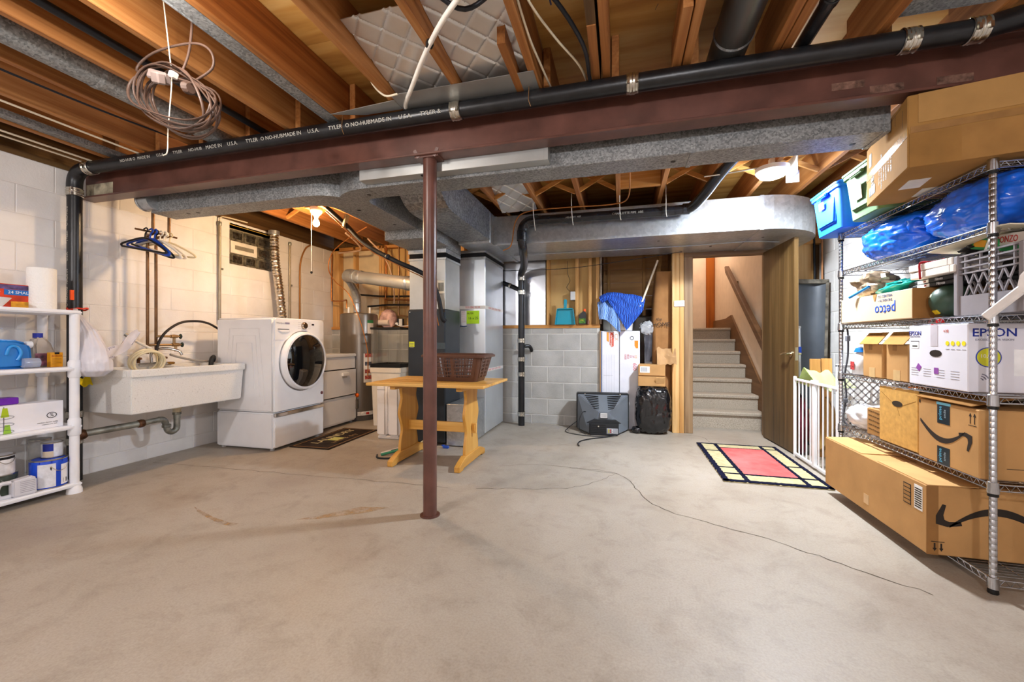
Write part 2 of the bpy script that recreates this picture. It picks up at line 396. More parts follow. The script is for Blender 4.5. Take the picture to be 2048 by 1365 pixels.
# ---------------------------------------------------------------- stairwell
sw = sroot('wall_stairwell', 'beige plastered stairwell beyond the door')
MB().box(.70, .745, 5.08, 8.3, 0, 3.6).build('plaster', M_BEIGE, sw)
MB().box(1.645, 1.70, 5.2, 8.3, 0, 3.6).build('plaster', M_BEIGE, sw)
MB().box(.70, 1.70, 8.25, 8.3, 0, 3.6).build('plaster', M_BEIGE, sw)
MB().box(.70, 1.70, 5.0, 8.3, 3.58, 3.62).build('plaster', M_BEIGE, sw)
MB().box(.70, 1.70, 5.12, 5.2, JT, 3.6).build('plaster', M_BEIGE, sw)
MB().box(1.50, 1.64, 8.20, 8.25, 1.24, 3.4).build('door_edge', wood('orange_wood', '7a3d08', '9c5510', 'b0661c', 'z'), sw)
st = T('staircase', 'beige carpeted steps rising behind the open door', 'stairs', (0, 5.35, 0))
for i in range(7):
    z = .2 + .174 * i; y = .268 * i; d = .268 if i < 6 else 1.28
    prof = [(y + .035, z - .2 if not i else z - .174), (y + .032, z - .05), (y + .002, z - .035), (y, z - .012), (y + .012, z), (y + d + .035, z), (y + d + .035, z - .2)]
    MB().prism(prof, .746, 1.615, 'yz').build('step', M_CARPET, st)
sk = [(-.1, 0), (-.1, .32), (1.62, 1.44), (1.95, 1.40), (2.9, 1.40), (2.9, 0)]
MB().prism(sk, 1.617, 1.643, 'yz').build('skirt_board', M_SKIRT, st)
hr = T('handrail', 'dark brown wooden handrail on the beige stair wall', 'handrail', (1.575, 5.36, 1.0))
MB().prism([(-.35, -.245), (1.64, 1.10), (1.68, 1.20), (1.64, 1.20), (-.35, -.125)], -.03, .03, 'yz').build('rail', wood('rail_wood', '4a3018', '60422a', '745338', 'y', 30, .4), hr, .006)
for y in (.2, 1.3): MB().box(.0, .068, y - .02, y + .02, y * .69 - .03, y * .69 + .02).build('bracket', M('7a6a50', .4, .8), hr)
# ---------------------------------------------------------------- door
d1 = sroot('door_1', 'brown oak veneer door standing open into the room')
MB().box(.682, .775, 5.0, 5.13, 0, 2.0).build('jamb', M_CASE, d1, .004)
MB().box(1.505, 1.56, 5.0, 5.13, 0, 2.0).build('jamb', M_CASE, d1, .004)
MB().box(.682, 1.56, 5.0, 5.13, 2.0, 2.06).build('head_jamb', M_CASEX, d1, .004)
slab = MB().box(0, .70, -.0175, .0175, .012, 2.005).build('door_slab', M_OAK, d1, .002, loc=(1.497, 5.0, 0), rot=(0, 0, R(-86)))
M_BRASS = M('b8ad90', .25, 1, .03)
h = MB().cyl((.64, .0175, .93), (.64, .026, .93), .032).cyl((.64, .02, .93), (.64, .06, .93), .011)
h.tube([(.64, .058, .93), (.60, .062, .932), (.555, .058, .925), (.52, .056, .92)], .010, 8)
h.cyl((.64, -.0175, .93), (.64, -.026, .93), .032).cyl((.64, -.02, .93), (.64, -.06, .93), .011)
h.tube([(.64, -.058, .93), (.60, -.062, .932), (.555, -.058, .925), (.52, -.056, .92)], .010, 8)
h.build('lever_handle', M_BRASS, slab, smooth=40, label='brushed brass lever handle')
MB().box(.6985, .7015, -.012, .012, .87, .99).build('latch_plate', M_BRASS, slab)
for z in (.2, 1.0, 1.8): MB().cyl((0, .022, z - .04), (0, .022, z + .04), .008).build('hinge', M_BRASS, slab)
# ---------------------------------------------------------------- ceiling
ceil = sroot('ceiling', 'open wood joists under plywood subfloor')
for i, x in enumerate((XL - .2, -2.85, -1.63, -.41, .81)):
    for j, (y0, y1) in enumerate(((-3.2, -.62), (-.62, 1.82), (1.82, 4.26), (4.26, 5.2))):
        MB().box(x + .001, (XR + .2 if i == 4 else x + 1.22) - .002, y0 + .001, y1 - .002, JT, JT + .018).build('subfloor_panel', M_PLY, ceil)
jf = MB().box(-.019, .019, -5.3, 0, 0, JT - JB).mesh('joist', M_FIR, .003)
jb = MB().box(-.019, .019, 0, 2.95, 0, JT - JB).mesh('joist', M_FIR, .003)
FX = [-3.63, -3.23, -2.83, -2.43, -2.03, -1.63, -1.23, -.84, -.43, -.075, .30, .68, 1.08, 1.48, 1.88]
for x in FX:
    put('joist', jf, ceil, (x, 2.36, JB)); put('joist', jb, ceil, (x + .043, 2.16, JB))
# short packers beside joists, as at the beam
for x in (-.125, .255, .72, -.52): MB().box(x - .019, x + .019, 1.75, 2.15, JB - .005, JB + .14).build('packer', M_FIR, ceil)
MB().box(-.145, -.105, 1.6, 2.2, JB, JT - .002).build('blocking', M_DARKW, ceil)
br = MB().bar((-.18, 0, .02), (.18, 0, .2), .035, .02, (0, 1, 0)).mesh('bridging', M_FIRX)
br2 = MB().bar((-.18, .04, .2), (.18, .04, .02), .035, .02, (0, 1, 0)).mesh('bridging', M_FIRX)
for i in range(len(FX) - 1):
    xm = (FX[i] + FX[i + 1]) / 2 + .043
    if i in (9,): continue
    k = (FX[i + 1] - FX[i] - .04) / .36
    for y in (3.72, .2):
        for me in (br, br2): put('bridging', me, ceil, (xm, y, JB), scale=(k, 1, 1))
MB().box(-.012, .32, 3.7, 3.74, JB, JB + .16).build('blocking', M_FIRX, ceil)
# nails poking through the plywood
nm = MB().cyl((0, 0, -.025), (.004, 0, 0), .0012, n=5).mesh('nail', M('8a8478', .4, .8))
rn = random.Random(4)
for k in range(16): put('nail', nm, ceil, (-1.40 + rn.uniform(-.03, .03), .8 + k * .08, JT), (rn.uniform(-.5, .5), rn.uniform(-.5, .5), 0))
for k in range(10): put('nail', nm, ceil, (.12 + rn.uniform(-.1, .1), 1.2 + k * .09, JT), (rn.uniform(-.5, .5), rn.uniform(-.5, .5), 0))
# glass block window
w1 = sroot('window_1', 'dark glass block window with white vent, high in the wall')
y0, y1, z0, z1 = WIN
MB().box(XL - .25, XL - .2, y0, y1, z0, z1).build('backing', M('1d1c1a', .6), w1)
gb = {}
M_GB = M('6b6658', .12, 0, .35, 22, .9, 'glass_block', coat=.5)
M_GBD = M('35322c', .12, 0, .5, 26, .9, 'glass_block_dark', coat=.5)
ys = [y0 + .01, y0 + .095, y0 + .265, y0 + .435, y0 + .64]; zz = [z0 + .012, z0 + .145, z0 + .28, z1 - .01]
for i in range(4):
    for j in range(3):
        if j == 1 and i in (1, 2): continue
        a = MB().box(XL - .19, XL - .10, ys[i] + .004, ys[i + 1] - .004, zz[j] + .004, zz[j + 1] - .004).build('glass_block', M_GB, w1, .008, 2)
        MB().box(XL - .105, XL - .094, ys[i] + .026, ys[i + 1] - .026, zz[j] + .026, zz[j + 1] - .026).build('pane', M_GBD, a, .005)
MB().box(XL - .195, XL - .118, y0, y1, z0, z1).build('mortar', M('a39a80', .8), w1)
vt = MB().box(XL - .19, XL - .095, ys[1], ys[3], zz[1], zz[2]).build('vent_frame', M('efe9dd', .5), w1, .004, label='white dryer vent insert')
MB().box(XL - .10, XL - .092, ys[1] + .05, ys[3] - .05, zz[1] + .045, zz[2] - .045).build('vent_grille', M('8b8577', .5), vt)
MB().prism([(XL - .2, z0 - .02), (XL - .2, z0 + .008), (XL - .003, z0 - .03), (XL - .003, z0 - .05)], y0, y1, 'xz').build('window_sill', M_WHITE, w1)
MB().box(XL - .2, XL - .0, y0, y1, z1, z1 + .02).build('lintel', M('c9b04e', .7), w1)
# ---------------------------------------------------------------- beam and post
M_MAROON = M('5e3c33', .34, .0, .14, 6, .12, 'maroon_paint')
M_GALV = galv('galvanized', '62666b', 'a9adb2', 70)
M_GALVD = galv('galvanized_weathered', '5f6162', 'a2a4a4', 120, .5, .3)
M_GALVB = galv('galvanized_bright', 'aeb3b7', 'c9cdd0', 40, .34, .8)
M_DROP = M('cdd2d6', .3, .55, .04, 2.5, 0, 'satin_drop_metal')
M_GALVS = M('b4b6b4', .4, .7, .05, 4, .05, 'satin_sheet_metal')
M_IRON = M('16171a', .34, .1, .25, 12, .15, 'black_iron')
M_ABS = M('1b1c20', .25, 0, .2, 10, 0, 'black_plastic_pipe')
M_STEEL = M('c9c6bc', .25, 1, .05, 20, 0, 'clamp_steel')
M_LET = M('b9b7ae', .6, name='pale_print')
M_BLK = M('141414', .5, name='black_plain')
M_WHT = M('ecebe8', .45, var=.02, name='white_plain')
bm_ = T('steel_beam', 'maroon painted steel beam crossing the whole ceiling', 'beam', (0, 0, 2.153))
MB().box(XL + .0, XR - .0, 2.198, 2.302, 0, .013).build('flange', M_MAROON, bm_, .002)
MB().box(XL + .0, XR - .0, 2.198, 2.302, .194, .207).build('flange', M_MAROON, bm_, .002)
MB().box(XL + .0, XR - .0, 2.246, 2.254, .0125, .195).build('web', M_MAROON, bm_)
MB().box(XL + .01, XL + .30, 2.2445, 2.2458, .03, .12).build('primer_patch', M('9a917c', .7, var=.3, sc=14), bm_)
for x in (.95, 1.1, 1.35): MB().box(x, x + .13, 2.2448, 2.2458, .05 + .03 * math.sin(x * 9), .085 + .03 * math.sin(x * 9)).build('scuff', M('6f5347', .8, var=.3, sc=30), bm_)
po = T('support_post', 'round maroon steel post holding up the beam', 'post', (-1.12, 2.265, 0))
MB().cyl((0, 0, .006), (0, 0, 2.147), .041, n=32).build('column', M_MAROON, po, smooth=40)
MB().box(-.075, .075, -.05, .05, 2.144, 2.153).build('cap_plate', M_MAROON, po)
MB().prism([(.06 * math.cos(R(a)), .06 * math.sin(R(a))) for a in range(0, 360, 20)], 0, .006).build('base_plate', M_MAROON, po)
for sx in (-1, 1): MB().bar((sx * .05, -.05, 2.144), (sx * .075, -.054, 2.19), .02, .004, (0, 1, 0)).build('bent_tab', M_MAROON, po)
# ---------------------------------------------------------------- cast iron drain along the beam
def clamp(root, p, ax, r, w_=.06):
    p = Vector(p); d = Vector({'x': (1, 0, 0), 'y': (0, 1, 0), 'z': (0, 0, 1)}[ax])
    prof = []
    c = MB(); n = 22
    hs = [-.5, -.46, -.40, -.25, -.2, -.05, 0, .05, .2, .25, .4, .46, .5]; rr = [.003, .008, .004, .004, .007, .007, .005, .007, .007, .004, .004, .008, .003]
    c.lathe([(r + q, t * w_) for t, q in zip(hs, rr)], p, n, ax, False)
    o = c.build('coupling_clamp', M_STEEL, root, smooth=30)
    for t in (-.3, .3):
        q = p + d * w_ * t
        e = Vector((0, -1, -.3)) if ax == 'x' else Vector((1, -1, 0))
        e.normalize(); MB().obox(q + e * (r + .01), (.012, .012, .022)).build('screw', M_STEEL, o)
dp = T('drain_pipe', 'black cast iron drain pipe hung along the front of the beam', 'pipe', (-3.98, 2.12, 0))
PY, PZ, PR = 2.13 - 2.12, 2.338, .043
MB().cyl((.16, PY, PZ), (5.42, PY, PZ - .0), PR, n=24).build('pipe_run', M_IRON, dp, smooth=40)
MB().tube([(5.40, PY, PZ), (5.55, PY - .02, PZ + .02), (5.75, PY - .10, PZ + .03), (5.95, PY - .18, PZ + .04)], PR, 20, 5).build('pipe_bend', M_IRON, dp, smooth=40)
MB().tube([(.0, PY, PZ - .19), (.0, PY, PZ - .10), (.02, PY, PZ - .045), (.07, PY, PZ - .01), (.16, PY, PZ), (.2, PY, PZ)], PR + .003, 20, 5).build('elbow', M_IRON, dp, smooth=40)
MB().cyl((0, PY, .0), (0, PY, PZ - .17), PR, n=24).build('drop_pipe', M_IRON, dp, smooth=40)
for x in (.17, 3.09, 4.03, 5.16, 5.39): clamp(dp, (x, PY, PZ), 'x', PR)
clamp(dp, (0, PY, PZ - .17), 'z', PR)
clamp(dp, (0, PY, .50), 'z', PR, .05); clamp(dp, (0, PY, .30), 'z', PR, .05)
def words(ws_, size, p, step, rot, mat, root):
    for k, w_ in enumerate(ws_): text(w_, size, tuple(Vector(p) + Vector(step) * k), rot, mat, root, sx=1.1)
words(('MADE IN', 'U.S.A.', 'TYLER', 'O NO-HUB', 'MADE IN', 'U.S.A.', 'TYLER', 'O NO-HUB', 'MADE IN', 'U.S.A.', 'TYLER &'), .031, (1.40, PY - PR - .0005, PZ - .012), (.155, 0, 0), (R(104), 0, 0), M_LET, dp)
words(('NO-HUB O', 'MADE IN', 'U.S.A.', 'TYLER', 'NO-HUB'), .027, (.62, PY - PR - .0005, PZ - .012), (.155, 0, 0), (R(104), 0, 0), M_LET, dp)
words(('O NO-HUB', 'MADE IN', 'U.S.A.', 'TYLER', 'O NO-HUB'), .026, (-.002, PY - PR - .0005, 1.38), (0, 0, .15), (R(90), R(-90), 0), M_LET, dp)
MB().box(.03, .045, PY - PR - .002, PY - PR + .016, 1.355, 1.43).build('orange_sticker', M('ff5a12', .5), dp, rot=(0, 0, 0))
# thin wire loops hung over the pipe
for k, x in enumerate((-1.60, -.47)):
    o = MB().tube([(x, 2.10, JB + .05), (x + .003, 2.082, 2.36), (x + .002, 2.08, 2.31), (x + .012, 2.085, 2.275)], .0022, 5).build('hanger_wire', M('7a5a3a', .5, .5))
    tag(o, ('short copper wire looped over the pipe left of the foil panels', 'short copper wire looped over the pipe right of the foil panels')[k], 'wire')
# ---------------------------------------------------------------- sheet metal ducts
def duct_box(root, x0, x1, y0, y1, z0, z1, mat, name='duct_section'):
    return MB().box(x0, x1, y0, y1, z0, z1).build(name, mat, root, .003)
tr = T('trunk_duct', 'long galvanized trunk duct running just behind the beam', 'duct', (-1.2, 2.5, 2.07))
def tw(x, y, z): return (x + 1.2, y - 2.5, z - 2.07)
def tbox(x0, x1, y0, y1, z0, z1, mat, name='duct_section', bev=.003):
    a = tw(x0, y0, z0); b = tw(x1, y1, z1); return MB().box(a[0], b[0], a[1], b[1], a[2], b[2]).build(name, mat, tr, bev)
tbox(-3.62, -2.242, 2.41, 2.60, 2.07, 2.36, M_GALVD)
tbox(-1.64, .37, 2.385, 2.575, 2.07, 2.36, M_GALVD)
tbox(.372, 1.25, 2.385, 2.575, 2.07, 2.36, M_GALVD)
for x in (.37, 1.24): tbox(x - .012, x + .012, 2.381, 2.579, 2.066, 2.36, M_GALVD, 'drive_cleat', .001)
def arc(cx, cy, r, a0, a1, n=8): return [(cx + r * math.cos(R(a0 + (a1 - a0) * k / n)), cy + r * math.sin(R(a0 + (a1 - a0) * k / n))) for k in range(n + 1)]
# bullhead tee that turns back to the furnace
poly = [(-2.24, 2.41), (-2.17, 2.41)] + [(-2.17 + .24 * t, 2.41 + .075 * t ** 3) for t in (.2, .4, .6, .8, 1)] + [(-1.93 + .29 * t, 2.485 - .10 * (1 - (1 - t) ** 2.5)) for t in (.12, .25, .4, .6, .8, 1)]
poly += [(-1.64, 2.575)] + arc(-1.70, 2.67, .095, 270, 180) + [(-1.795, 3.38)]
poly += [(-2.135, 3.38), (-2.12, 2.85)] + arc(-2.24, 2.72, .12, 0, -90, 6)
MB().prism([(x + 1.2, y - 2.5) for x, y in poly], 0, .29).build('tee_fitting', M_GALVD, tr)
for x, y in ((-1.70, 2.50), (-1.98, 2.78), (-1.92, 3.2), (-1.2, 2.33), (.28, 2.48), (1.15, 2.50), (-3.35, 2.5), (-3.25, 2.5)):
    z = 2.085 if y < 2.38 else 2.07
    MB().cyl(tw(x, y, z - .001), tw(x, y, z + .002), .014, n=12).build('plug_hole', M_BLK, tr)
tbox(-1.64, -.42, 2.304, 2.384, 2.088, 2.36, M_GALVS, 'collar_box', .002)
tbox(-.43, -.405, 2.302, 2.384, 2.086, 2.36, M_GALVS, 'end_flange', .001)
# plenum elbow down into the furnace
tbox(-2.135, -1.66, 3.385, 3.76, 1.985, 2.36, M_GALVD, 'elbow_section')
tbox(-2.125, -1.69, 3.765, 4.16, 1.975, 2.30, M_GALVD, 'plenum_head')
# return duct: turns down out of the joists, runs back to the drop
rd = T('return_duct', 'galvanized return duct with tall drop beside the furnace', 'duct', (-1.45, 4.6, 0))
def rw(x, y): return (x + 1.45, y - 4.6)
el = [(2.70, 2.36)] + [(2.70 + .30 * (1 - math.cos(R(a))) , 2.36 - .29 * math.sin(R(a))) for a in (15, 30, 45, 60, 75, 90)] + [(3.95, 2.07), (3.95, 2.36)]
MB().prism([(y - 4.6, z) for y, z in el], -1.63 + 1.45, -1.29 + 1.45, 'yz').build('elbow_run', M_GALV, rd)
MB().box(*[q for p in ((-.185, .16), (-.645, .38), (2.045, 2.36)) for q in p]).build('drop_head', M_GALVB, rd, .003)
MB().box(-.33, -.02, -.28, .42, 1.97, 2.045).build('canvas_collar', M('1a1b1d', .6), rd)
MB().box(-.345, -.005, -.29, .43, 2.03, 2.062).build('drive_cleat', M_GALVB, rd, .002)
MB().box(-.34, -.01, -.285, .425, 1.955, 1.985).build('drive_cleat', M_GALVB, rd, .002)
MB().box(-.335, -.015, -.28, .42, .02, 1.96).build('drop', M_DROP, rd, .004)
MB().box(-.235, -.02, -.83, -.283, .01, .42).build('filter_boot', M_GALVB, rd, .003)
for z in (1.405, .70): MB().box(-.3365, -.0135, -.2815, .4215, z, z + .035).build('tape', M('d9d4cd', .4, var=.04), rd)
M_TAPET = M('c23a3c', .5)
for z in (1.4225, .7175):
    text('FLEX SEAL UL 181', .03, (-.16, -.2818, z), (R(90), 0, 0), M_TAPET, rd, sx=.75); text('FLEX SEAL UL 181  FLEX', .03, (-.0132, .07, z), (R(90), 0, R(90)), M_TAPET, rd, sx=1.5)
gn = MB().box(-.235, -.085, -.283, -.2805, 1.24, 1.385).build('green_note', M('b4e22c', .6, var=.03), rd)
text('FILTER', .026, (-.19, -.2834, 1.355), (R(90), 0, 0), M_BLK, gn); text('16 x 25', .04, (-.155, -.2834, 1.30), (R(90), 0, 0), M('2c5a20', .6), gn)
MB().box(-.30, -.238, -.283, -.2805, 1.20, 1.385).build('paper_tag', M('e8e6e2', .6), rd)
for k in range(6): MB().box(-.295, -.245, -.2836, -.283, 1.37 - k * .022, 1.374 - k * .022).build('print', M('c98080', .6), rd)
MB().tube([(-.31, -.286, 1.215), (-.27, -.287, 1.21), (-.23, -.287, 1.214)], .006, 6).build('pen_clip', M('1c3a66', .4), rd)
# wide duct along the back
fd = T('return_air_duct', 'broad galvanized duct spanning above the stair door', 'duct', (0, 4.5, 2.04))
MB().box(-1.29, 1.20, -.42, .08, 0, .30).build('duct_section', M_GALVB, fd, .003)
MB().box(-1.29, 1.20, .095, .50, .005, .30).build('duct_section', M_GALVB, fd, .003)
MB().box(-1.02, 1.2, .08, .096, .003, .02).build('seam', M_BLK, fd)
elb = [(1.20, -.42)] + arc(1.20, .18, .60, -90, 0, 10) + [(1.80, .50), (1.20, .50)]
MB().prism(elb, 0, .30).build('elbow', M_GALVB, fd)
MB().box(1.185, 1.215, -.424, .502, -.004, .302).build('drive_cleat', M_GALVB, fd)
MB().box(-1.29, -1.255, -.424, .502, -.004, .302).build('drive_cleat', M_GALVB, fd)
for x, y in ((.9, .2), (1.3, -.1), (.35, -.2)): MB().cyl((x, y, -.001), (x, y, .002), .013, n=10).build('plug_hole', M_BLK, fd)
MB().tube([(-1.2, .06, -.008), (.5, .06, -.01), (1.2, 0, -.012), (1.5, .1, -.012)], .006, 6).build('cable', M('9a9ea2', .5), fd)
# galvanised strips panned between the left joists
for k, (x, y0, y1, wd, lb) in enumerate(((-2.63, .2, 2.36, .15, 'grey galvanized round duct between joists nearest the hanging cord'),)):
    o = T('round_duct', lb, 'duct', (x, 1.2, JB + .05))
    MB().cyl((0, -1.9, .01), (0, 1.08, .01), .075, n=20).build('pipe', M_GALVD, o, smooth=40)
    MB().lathe([(.077, -.02), (.08, 0), (.077, .02)], (0, .3, .01), 20, 'y', False).build('crimp', M_GALVD, o)
o = T('joist_pan', 'grey galvanized strip nailed to the underside of a joist', 'duct', (-1.83, .9, JB + .002))
MB().box(.105, .178, -1.6, 1.44, .0, .002).build('sheet', M_GALVD, o)
MB().box(.10, .106, -1.6, 1.44, -.004, .05).build('fold', M_GALVD, o)
o = T('joist_pan', 'dark galvanized strip between joists at the left wall', 'duct', (-3.43, .9, JB + .01))
MB().box(-.18, -.10, -1.6, 1.44, .0, .002).build('sheet', M_GALVD, o); MB().box(-.10, -.094, -1.6, 1.44, -.004, .03).build('fold', M_GALVD, o)
# quilted foil panels
def foil_panel(x0, x1, y0, y1, z, lb, tilt=0):
    n = 64
    def fn(u, v):
        x = x0 + (x1 - x0) * u; y = y0 + (y1 - y0) * v
        a = .5 - abs(((x + y) / .15) % 1 - .5); b = .5 - abs(((x - y) / .15) % 1 - .5)
        return (x, y, z + tilt * v + .006 * (math.exp(-(a / .045) ** 2) + math.exp(-(b / .045) ** 2)) + .0025 * noise.noise(Vector((x * 6, y * 6, z))))
    o = MB().sheet(n, n, fn, .004).build('quilted_insulation', M('dfe0e0', .36, .7, .03, 6, 0, 'foil'), smooth=25)
    return tag(o, lb, 'insulation')
foil_panel(-1.207, -.862, 1.56, 2.06, JB + .10, 'quilted silver foil panel between joists, the left of the pair', -.06)
foil_panel(-.818, -.452, 1.56, 2.06, JB + .10, 'quilted silver foil panel between joists, the right of the pair', -.06)
foil_panel(-1.17, -.81, 3.55, 3.98, JB + .12, 'quilted silver foil panel far back over the return duct', -.16)
o = T('joist_pan', 'dull sheet metal flap bent under the foil panels', 'sheet metal', (-.85, 2.1, JB - .004))
MB().box(-.36, .43, -.13, .19, 0, .002).build('sheet', M_GALVS, o)
MB().prism([(-.80, -.06), (-.36, -.09), (-.36, .0), (-.6, .0)], -.003, -.001).build('flap', M_GALVS, o)
# big round smoke grey vent and slim black vent between joists
o = T('round_duct', 'thick grey round vent pipe above the beam pipe', 'duct', (.49, 1.2, JB + .065))
MB().cyl((0, -2.5, 0), (0, 1.14, 0), .082, n=28).build('pipe', M('5d5c5a', .33, .8, .08, 3), o, smooth=40)
MB().lathe([(.083, -.01), (.087, 0), (.083, .01)], (0, .85, 0), 28, 'y', False).build('crimp', M_GALV, o)
o = T('vent_pipe', 'slim black pipe running between the joists at upper right', 'pipe', (.80, 1.2, JB + .03))
MB().cyl((0, -2.5, 0), (0, 1.0, 0), .030, n=18).build('pipe', M_ABS, o, smooth=40)
MB().lathe([(.031, -.02), (.034, -.015), (.034, .015), (.031, .02)], (0, .7, 0), 18, 'y', False).build('collar', M_ABS, o)
o = T('joist_pan', 'dark galvanized sheet between joists over the top carton', 'duct', (1.28, 1.1, JB + .04)); MB().box(-.175, .175, -1.3, 1.0, 0, .003).build('sheet', M_GALVD, o); MB().box(-.175, .175, .2, .215, -.006, .0).build('cleat', M_GALVD, o)
# ---------------------------------------------------------------- plastic drain at the back
ap = T('waste_stack', 'black plastic waste pipe from the back ceiling down to the floor', 'pipe', (-1.20, 4.93, 0))
def aw(x, y, z): return (x + 1.20, y - 4.93, z)
MB().tube([aw(.80, 3.3, 2.40), aw(.74, 3.55, 2.36), aw(.68, 3.78, 2.30), aw(.60, 3.95, 2.245), aw(.48, 3.98, 2.235), aw(.36, 3.985, 2.235), aw(-.5, 3.985, 2.24), aw(-.84, 3.985, 2.245)], .044, 20, 5).build('pipe_run', M_ABS, ap, smooth=40)
MB().tube([aw(-.80, 3.985, 2.245), aw(-.9, 3.985, 2.235), aw(-.955, 3.985, 2.18), aw(-.965, 3.985, 2.1)], .048, 20, 5).build('elbow', M_ABS, ap, smooth=40)
MB().tube([aw(-.965, 3.985, 2.11), aw(-.965, 3.99, 2.04), aw(-.98, 4.1, 1.98), aw(-1.10, 4.65, 1.93), aw(-1.19, 4.90, 1.88), aw(-1.20, 4.93, 1.80)], .044, 20, 6).build('offset_pipe', M_ABS, ap, smooth=40)
MB().cyl((0, 0, 0), (0, 0, 1.84), .040, n=20).build('stack', M_IRON, ap, smooth=40)
for z in (1.818, 1.645, 1.05, .82, .635, .145): clamp(ap, (0, 0, z), 'z', .041, .055)
MB().lathe([(.049, -.05), (.051, -.045), (.051, .045), (.049, .05)], aw(-.965, 3.985, 2.10), 20, 'z', False).build('hub', M_ABS, ap)
for x, y, z in ((.38, 3.985, 2.235), (.56, 3.975, 2.24)): MB().lathe([(.047, -.03), (.049, -.028), (.049, .028), (.047, .03)], aw(x, y, z), 20, 'x', False).build('hub', M_ABS, ap)
MB().tube([aw(-1.25, 5.0, 1.69), aw(-1.38, 5.03, 1.75), aw(-1.5, 5.06, 1.80)], .028, 12).build('side_inlet', M_IRON, ap, smooth=40)
MB().lathe([(.03, -.02), (.034, 0), (.03, .02)], aw(-1.37, 5.03, 1.745), 12, 'x').build('band', M_STEEL, ap)
MB().tube([aw(-1.165, 4.97, .98), aw(-1.12, 5.0, .98), aw(-1.10, 5.03, .95), aw(-1.10, 5.06, .92)], .022, 10).build('clean_out', M_IRON, ap, smooth=40)
text('CHARLOTTE PIPE  ABS', .028, aw(.05, 3.985 - .0445, 2.235), (R(90), 0, 0), M_LET, ap)
text('ABS-DWV  NSF', .022, aw(-.45, 3.985 - .0445, 2.235), (R(90), 0, 0), M_LET, ap)
M_STRAP = M('e4ded0', .6, var=.03)
for k, (x, z) in enumerate(((-.83, 2.13), (-.46, 2.155), (-.02, 2.17), (.38, 2.17))):
    o = MB().tube([(x, 3.90, JB + .06), (x, 3.885, 2.33), (x + .004, 3.925, 2.21), (x + .012, 3.93, z)], .009, 6, flat=.35).build('pipe_strap', M_STRAP)
    tag(o, ('white plastic strap round the black pipe, first from its elbow', 'white plastic strap round the black pipe, second from its elbow', 'white plastic strap round the black pipe, third from its elbow', 'white plastic strap round the black pipe, nearest the grey bend')[k], 'strap', 'straps holding the waste pipe')
# ---------------------------------------------------------------- lamps
M_PORC = M('f2efe6', .3, var=.01); M_BULBW = M((1, .72, .36), .4, emit=45, name='lit_bulb_warm'); M_BULBC = M((.95, .98, 1), .4, emit=30, name='lit_dome_cool')
def bulb(name, lb, p, me):
    o = T(name, lb, 'lamp', (p[0], p[1], p[2]))
    MB().lathe([(.018, .055), (.022, .07), (.052, .105), (.058, .135), (.058, .15), (.0, .15)], n=24).build('holder', M_PORC, o, smooth=40)
    MB().lathe([(.0, -.034), (.016, -.03), (.029, -.012), (.031, .004), (.026, .022), (.015, .04), (.013, .058)], n=20).build('bulb', me, o, smooth=60)
    return o
b1 = bulb('pull_string_lamp', 'bare glowing warm bulb in a white holder over the washer', BULB_L, M_BULBW)
MB().tube([(-.045, -.01, .10), (-.046, -.012, -.2), (-.044, -.012, -.47)], .0028, 6).build('pull_string', M_PORC, b1)
MB().sph((-.044, -.012, -.48), (.011, .011, .014)).build('string_bead', M_BLK, b1, smooth=60)
MB().box(-.10, .10, -.04, .04, .148, .178).build('mounting_block', M_FIRX, b1)
led = T('dome_light', 'dazzling white ceiling dome with a square white plate beside the shelf', 'lamp', LED_R)
MB().lathe([(.0, -.03), (.05, -.026), (.085, -.012), (.10, .01), (.10, .02), (.0, .02)], n=32).build('diffuser', M_BULBC, led, smooth=40)
MB().lathe([(.105, .012), (.112, .02), (.112, .05), (.0, .05)], n=32).build('base', M_WHT, led, smooth=40)
MB().box(.13, .135, -.10, .12, -.03, .115).build('plate', M_WHT, led)
MB().box(.13, .22, .115, .12, -.03, .06).build('plate', M_WHT, led)
MB().box(-.02, .02, -.02, .02, .05, .117).build('stem', M_WHT, led)
b3 = bulb('pull_string_lamp', 'pull string bulb over the coiled brown cord, above the frame', BULB_C, M('fff0d8', .4, emit=12))
MB().box(-.10, .10, -.04, .04, .148, .2).build('mounting_block', M_FIRX, b3)
for k, p in enumerate((FILL_B, FILL_W)):  # unseen holders and bulbs made up for the two fill lights
    o = bulb('fill_lamp', ('added fill bulb in a white holder behind the viewer at right', 'added fill bulb in a white holder behind the viewer at left')[k], p, M('fff4e4', .4, emit=12)); MB().box(-.10, .10, -.04, .04, .148, .22).build('mounting_block', M_FIRX, o)
# ---------------------------------------------------------------- coiled brown extension cord
M_CORD = M('5a463c', .42, var=.1)
ec = T('extension_cord', 'coiled brown extension cord with socket hanging from the ceiling', 'cord', (-1.88, 1.33, 2.09))
rn = random.Random(3)
for k in range(9):
    a0 = rn.uniform(0, 6); rx, rz = .205 + rn.uniform(-.035, .02), .125 + rn.uniform(-.03, .015); dy = rn.uniform(-.04, .04); tl = rn.uniform(.22, .45)
    P = []
    for i in range(36):
        a = 2 * math.pi * i / 36 + a0; x = rx * math.cos(a) + .012 * math.sin(2 * a + k); z = rz * math.sin(a) + .008 * math.sin(3 * a + k)
        P.append((x + .03, dy + .03 * math.sin(a + k), z - tl * x))
    MB().sweep(P, .0056, 8, True, flat=.65).build('coil', M_CORD, ec, smooth=60)
MB().tube([(.10, .03, .70), (.10, .02, .45), (.09, .01, .22), (.07, -.01, .10)], .005, 8).build('feed_wire', M_CORD, ec, smooth=60)
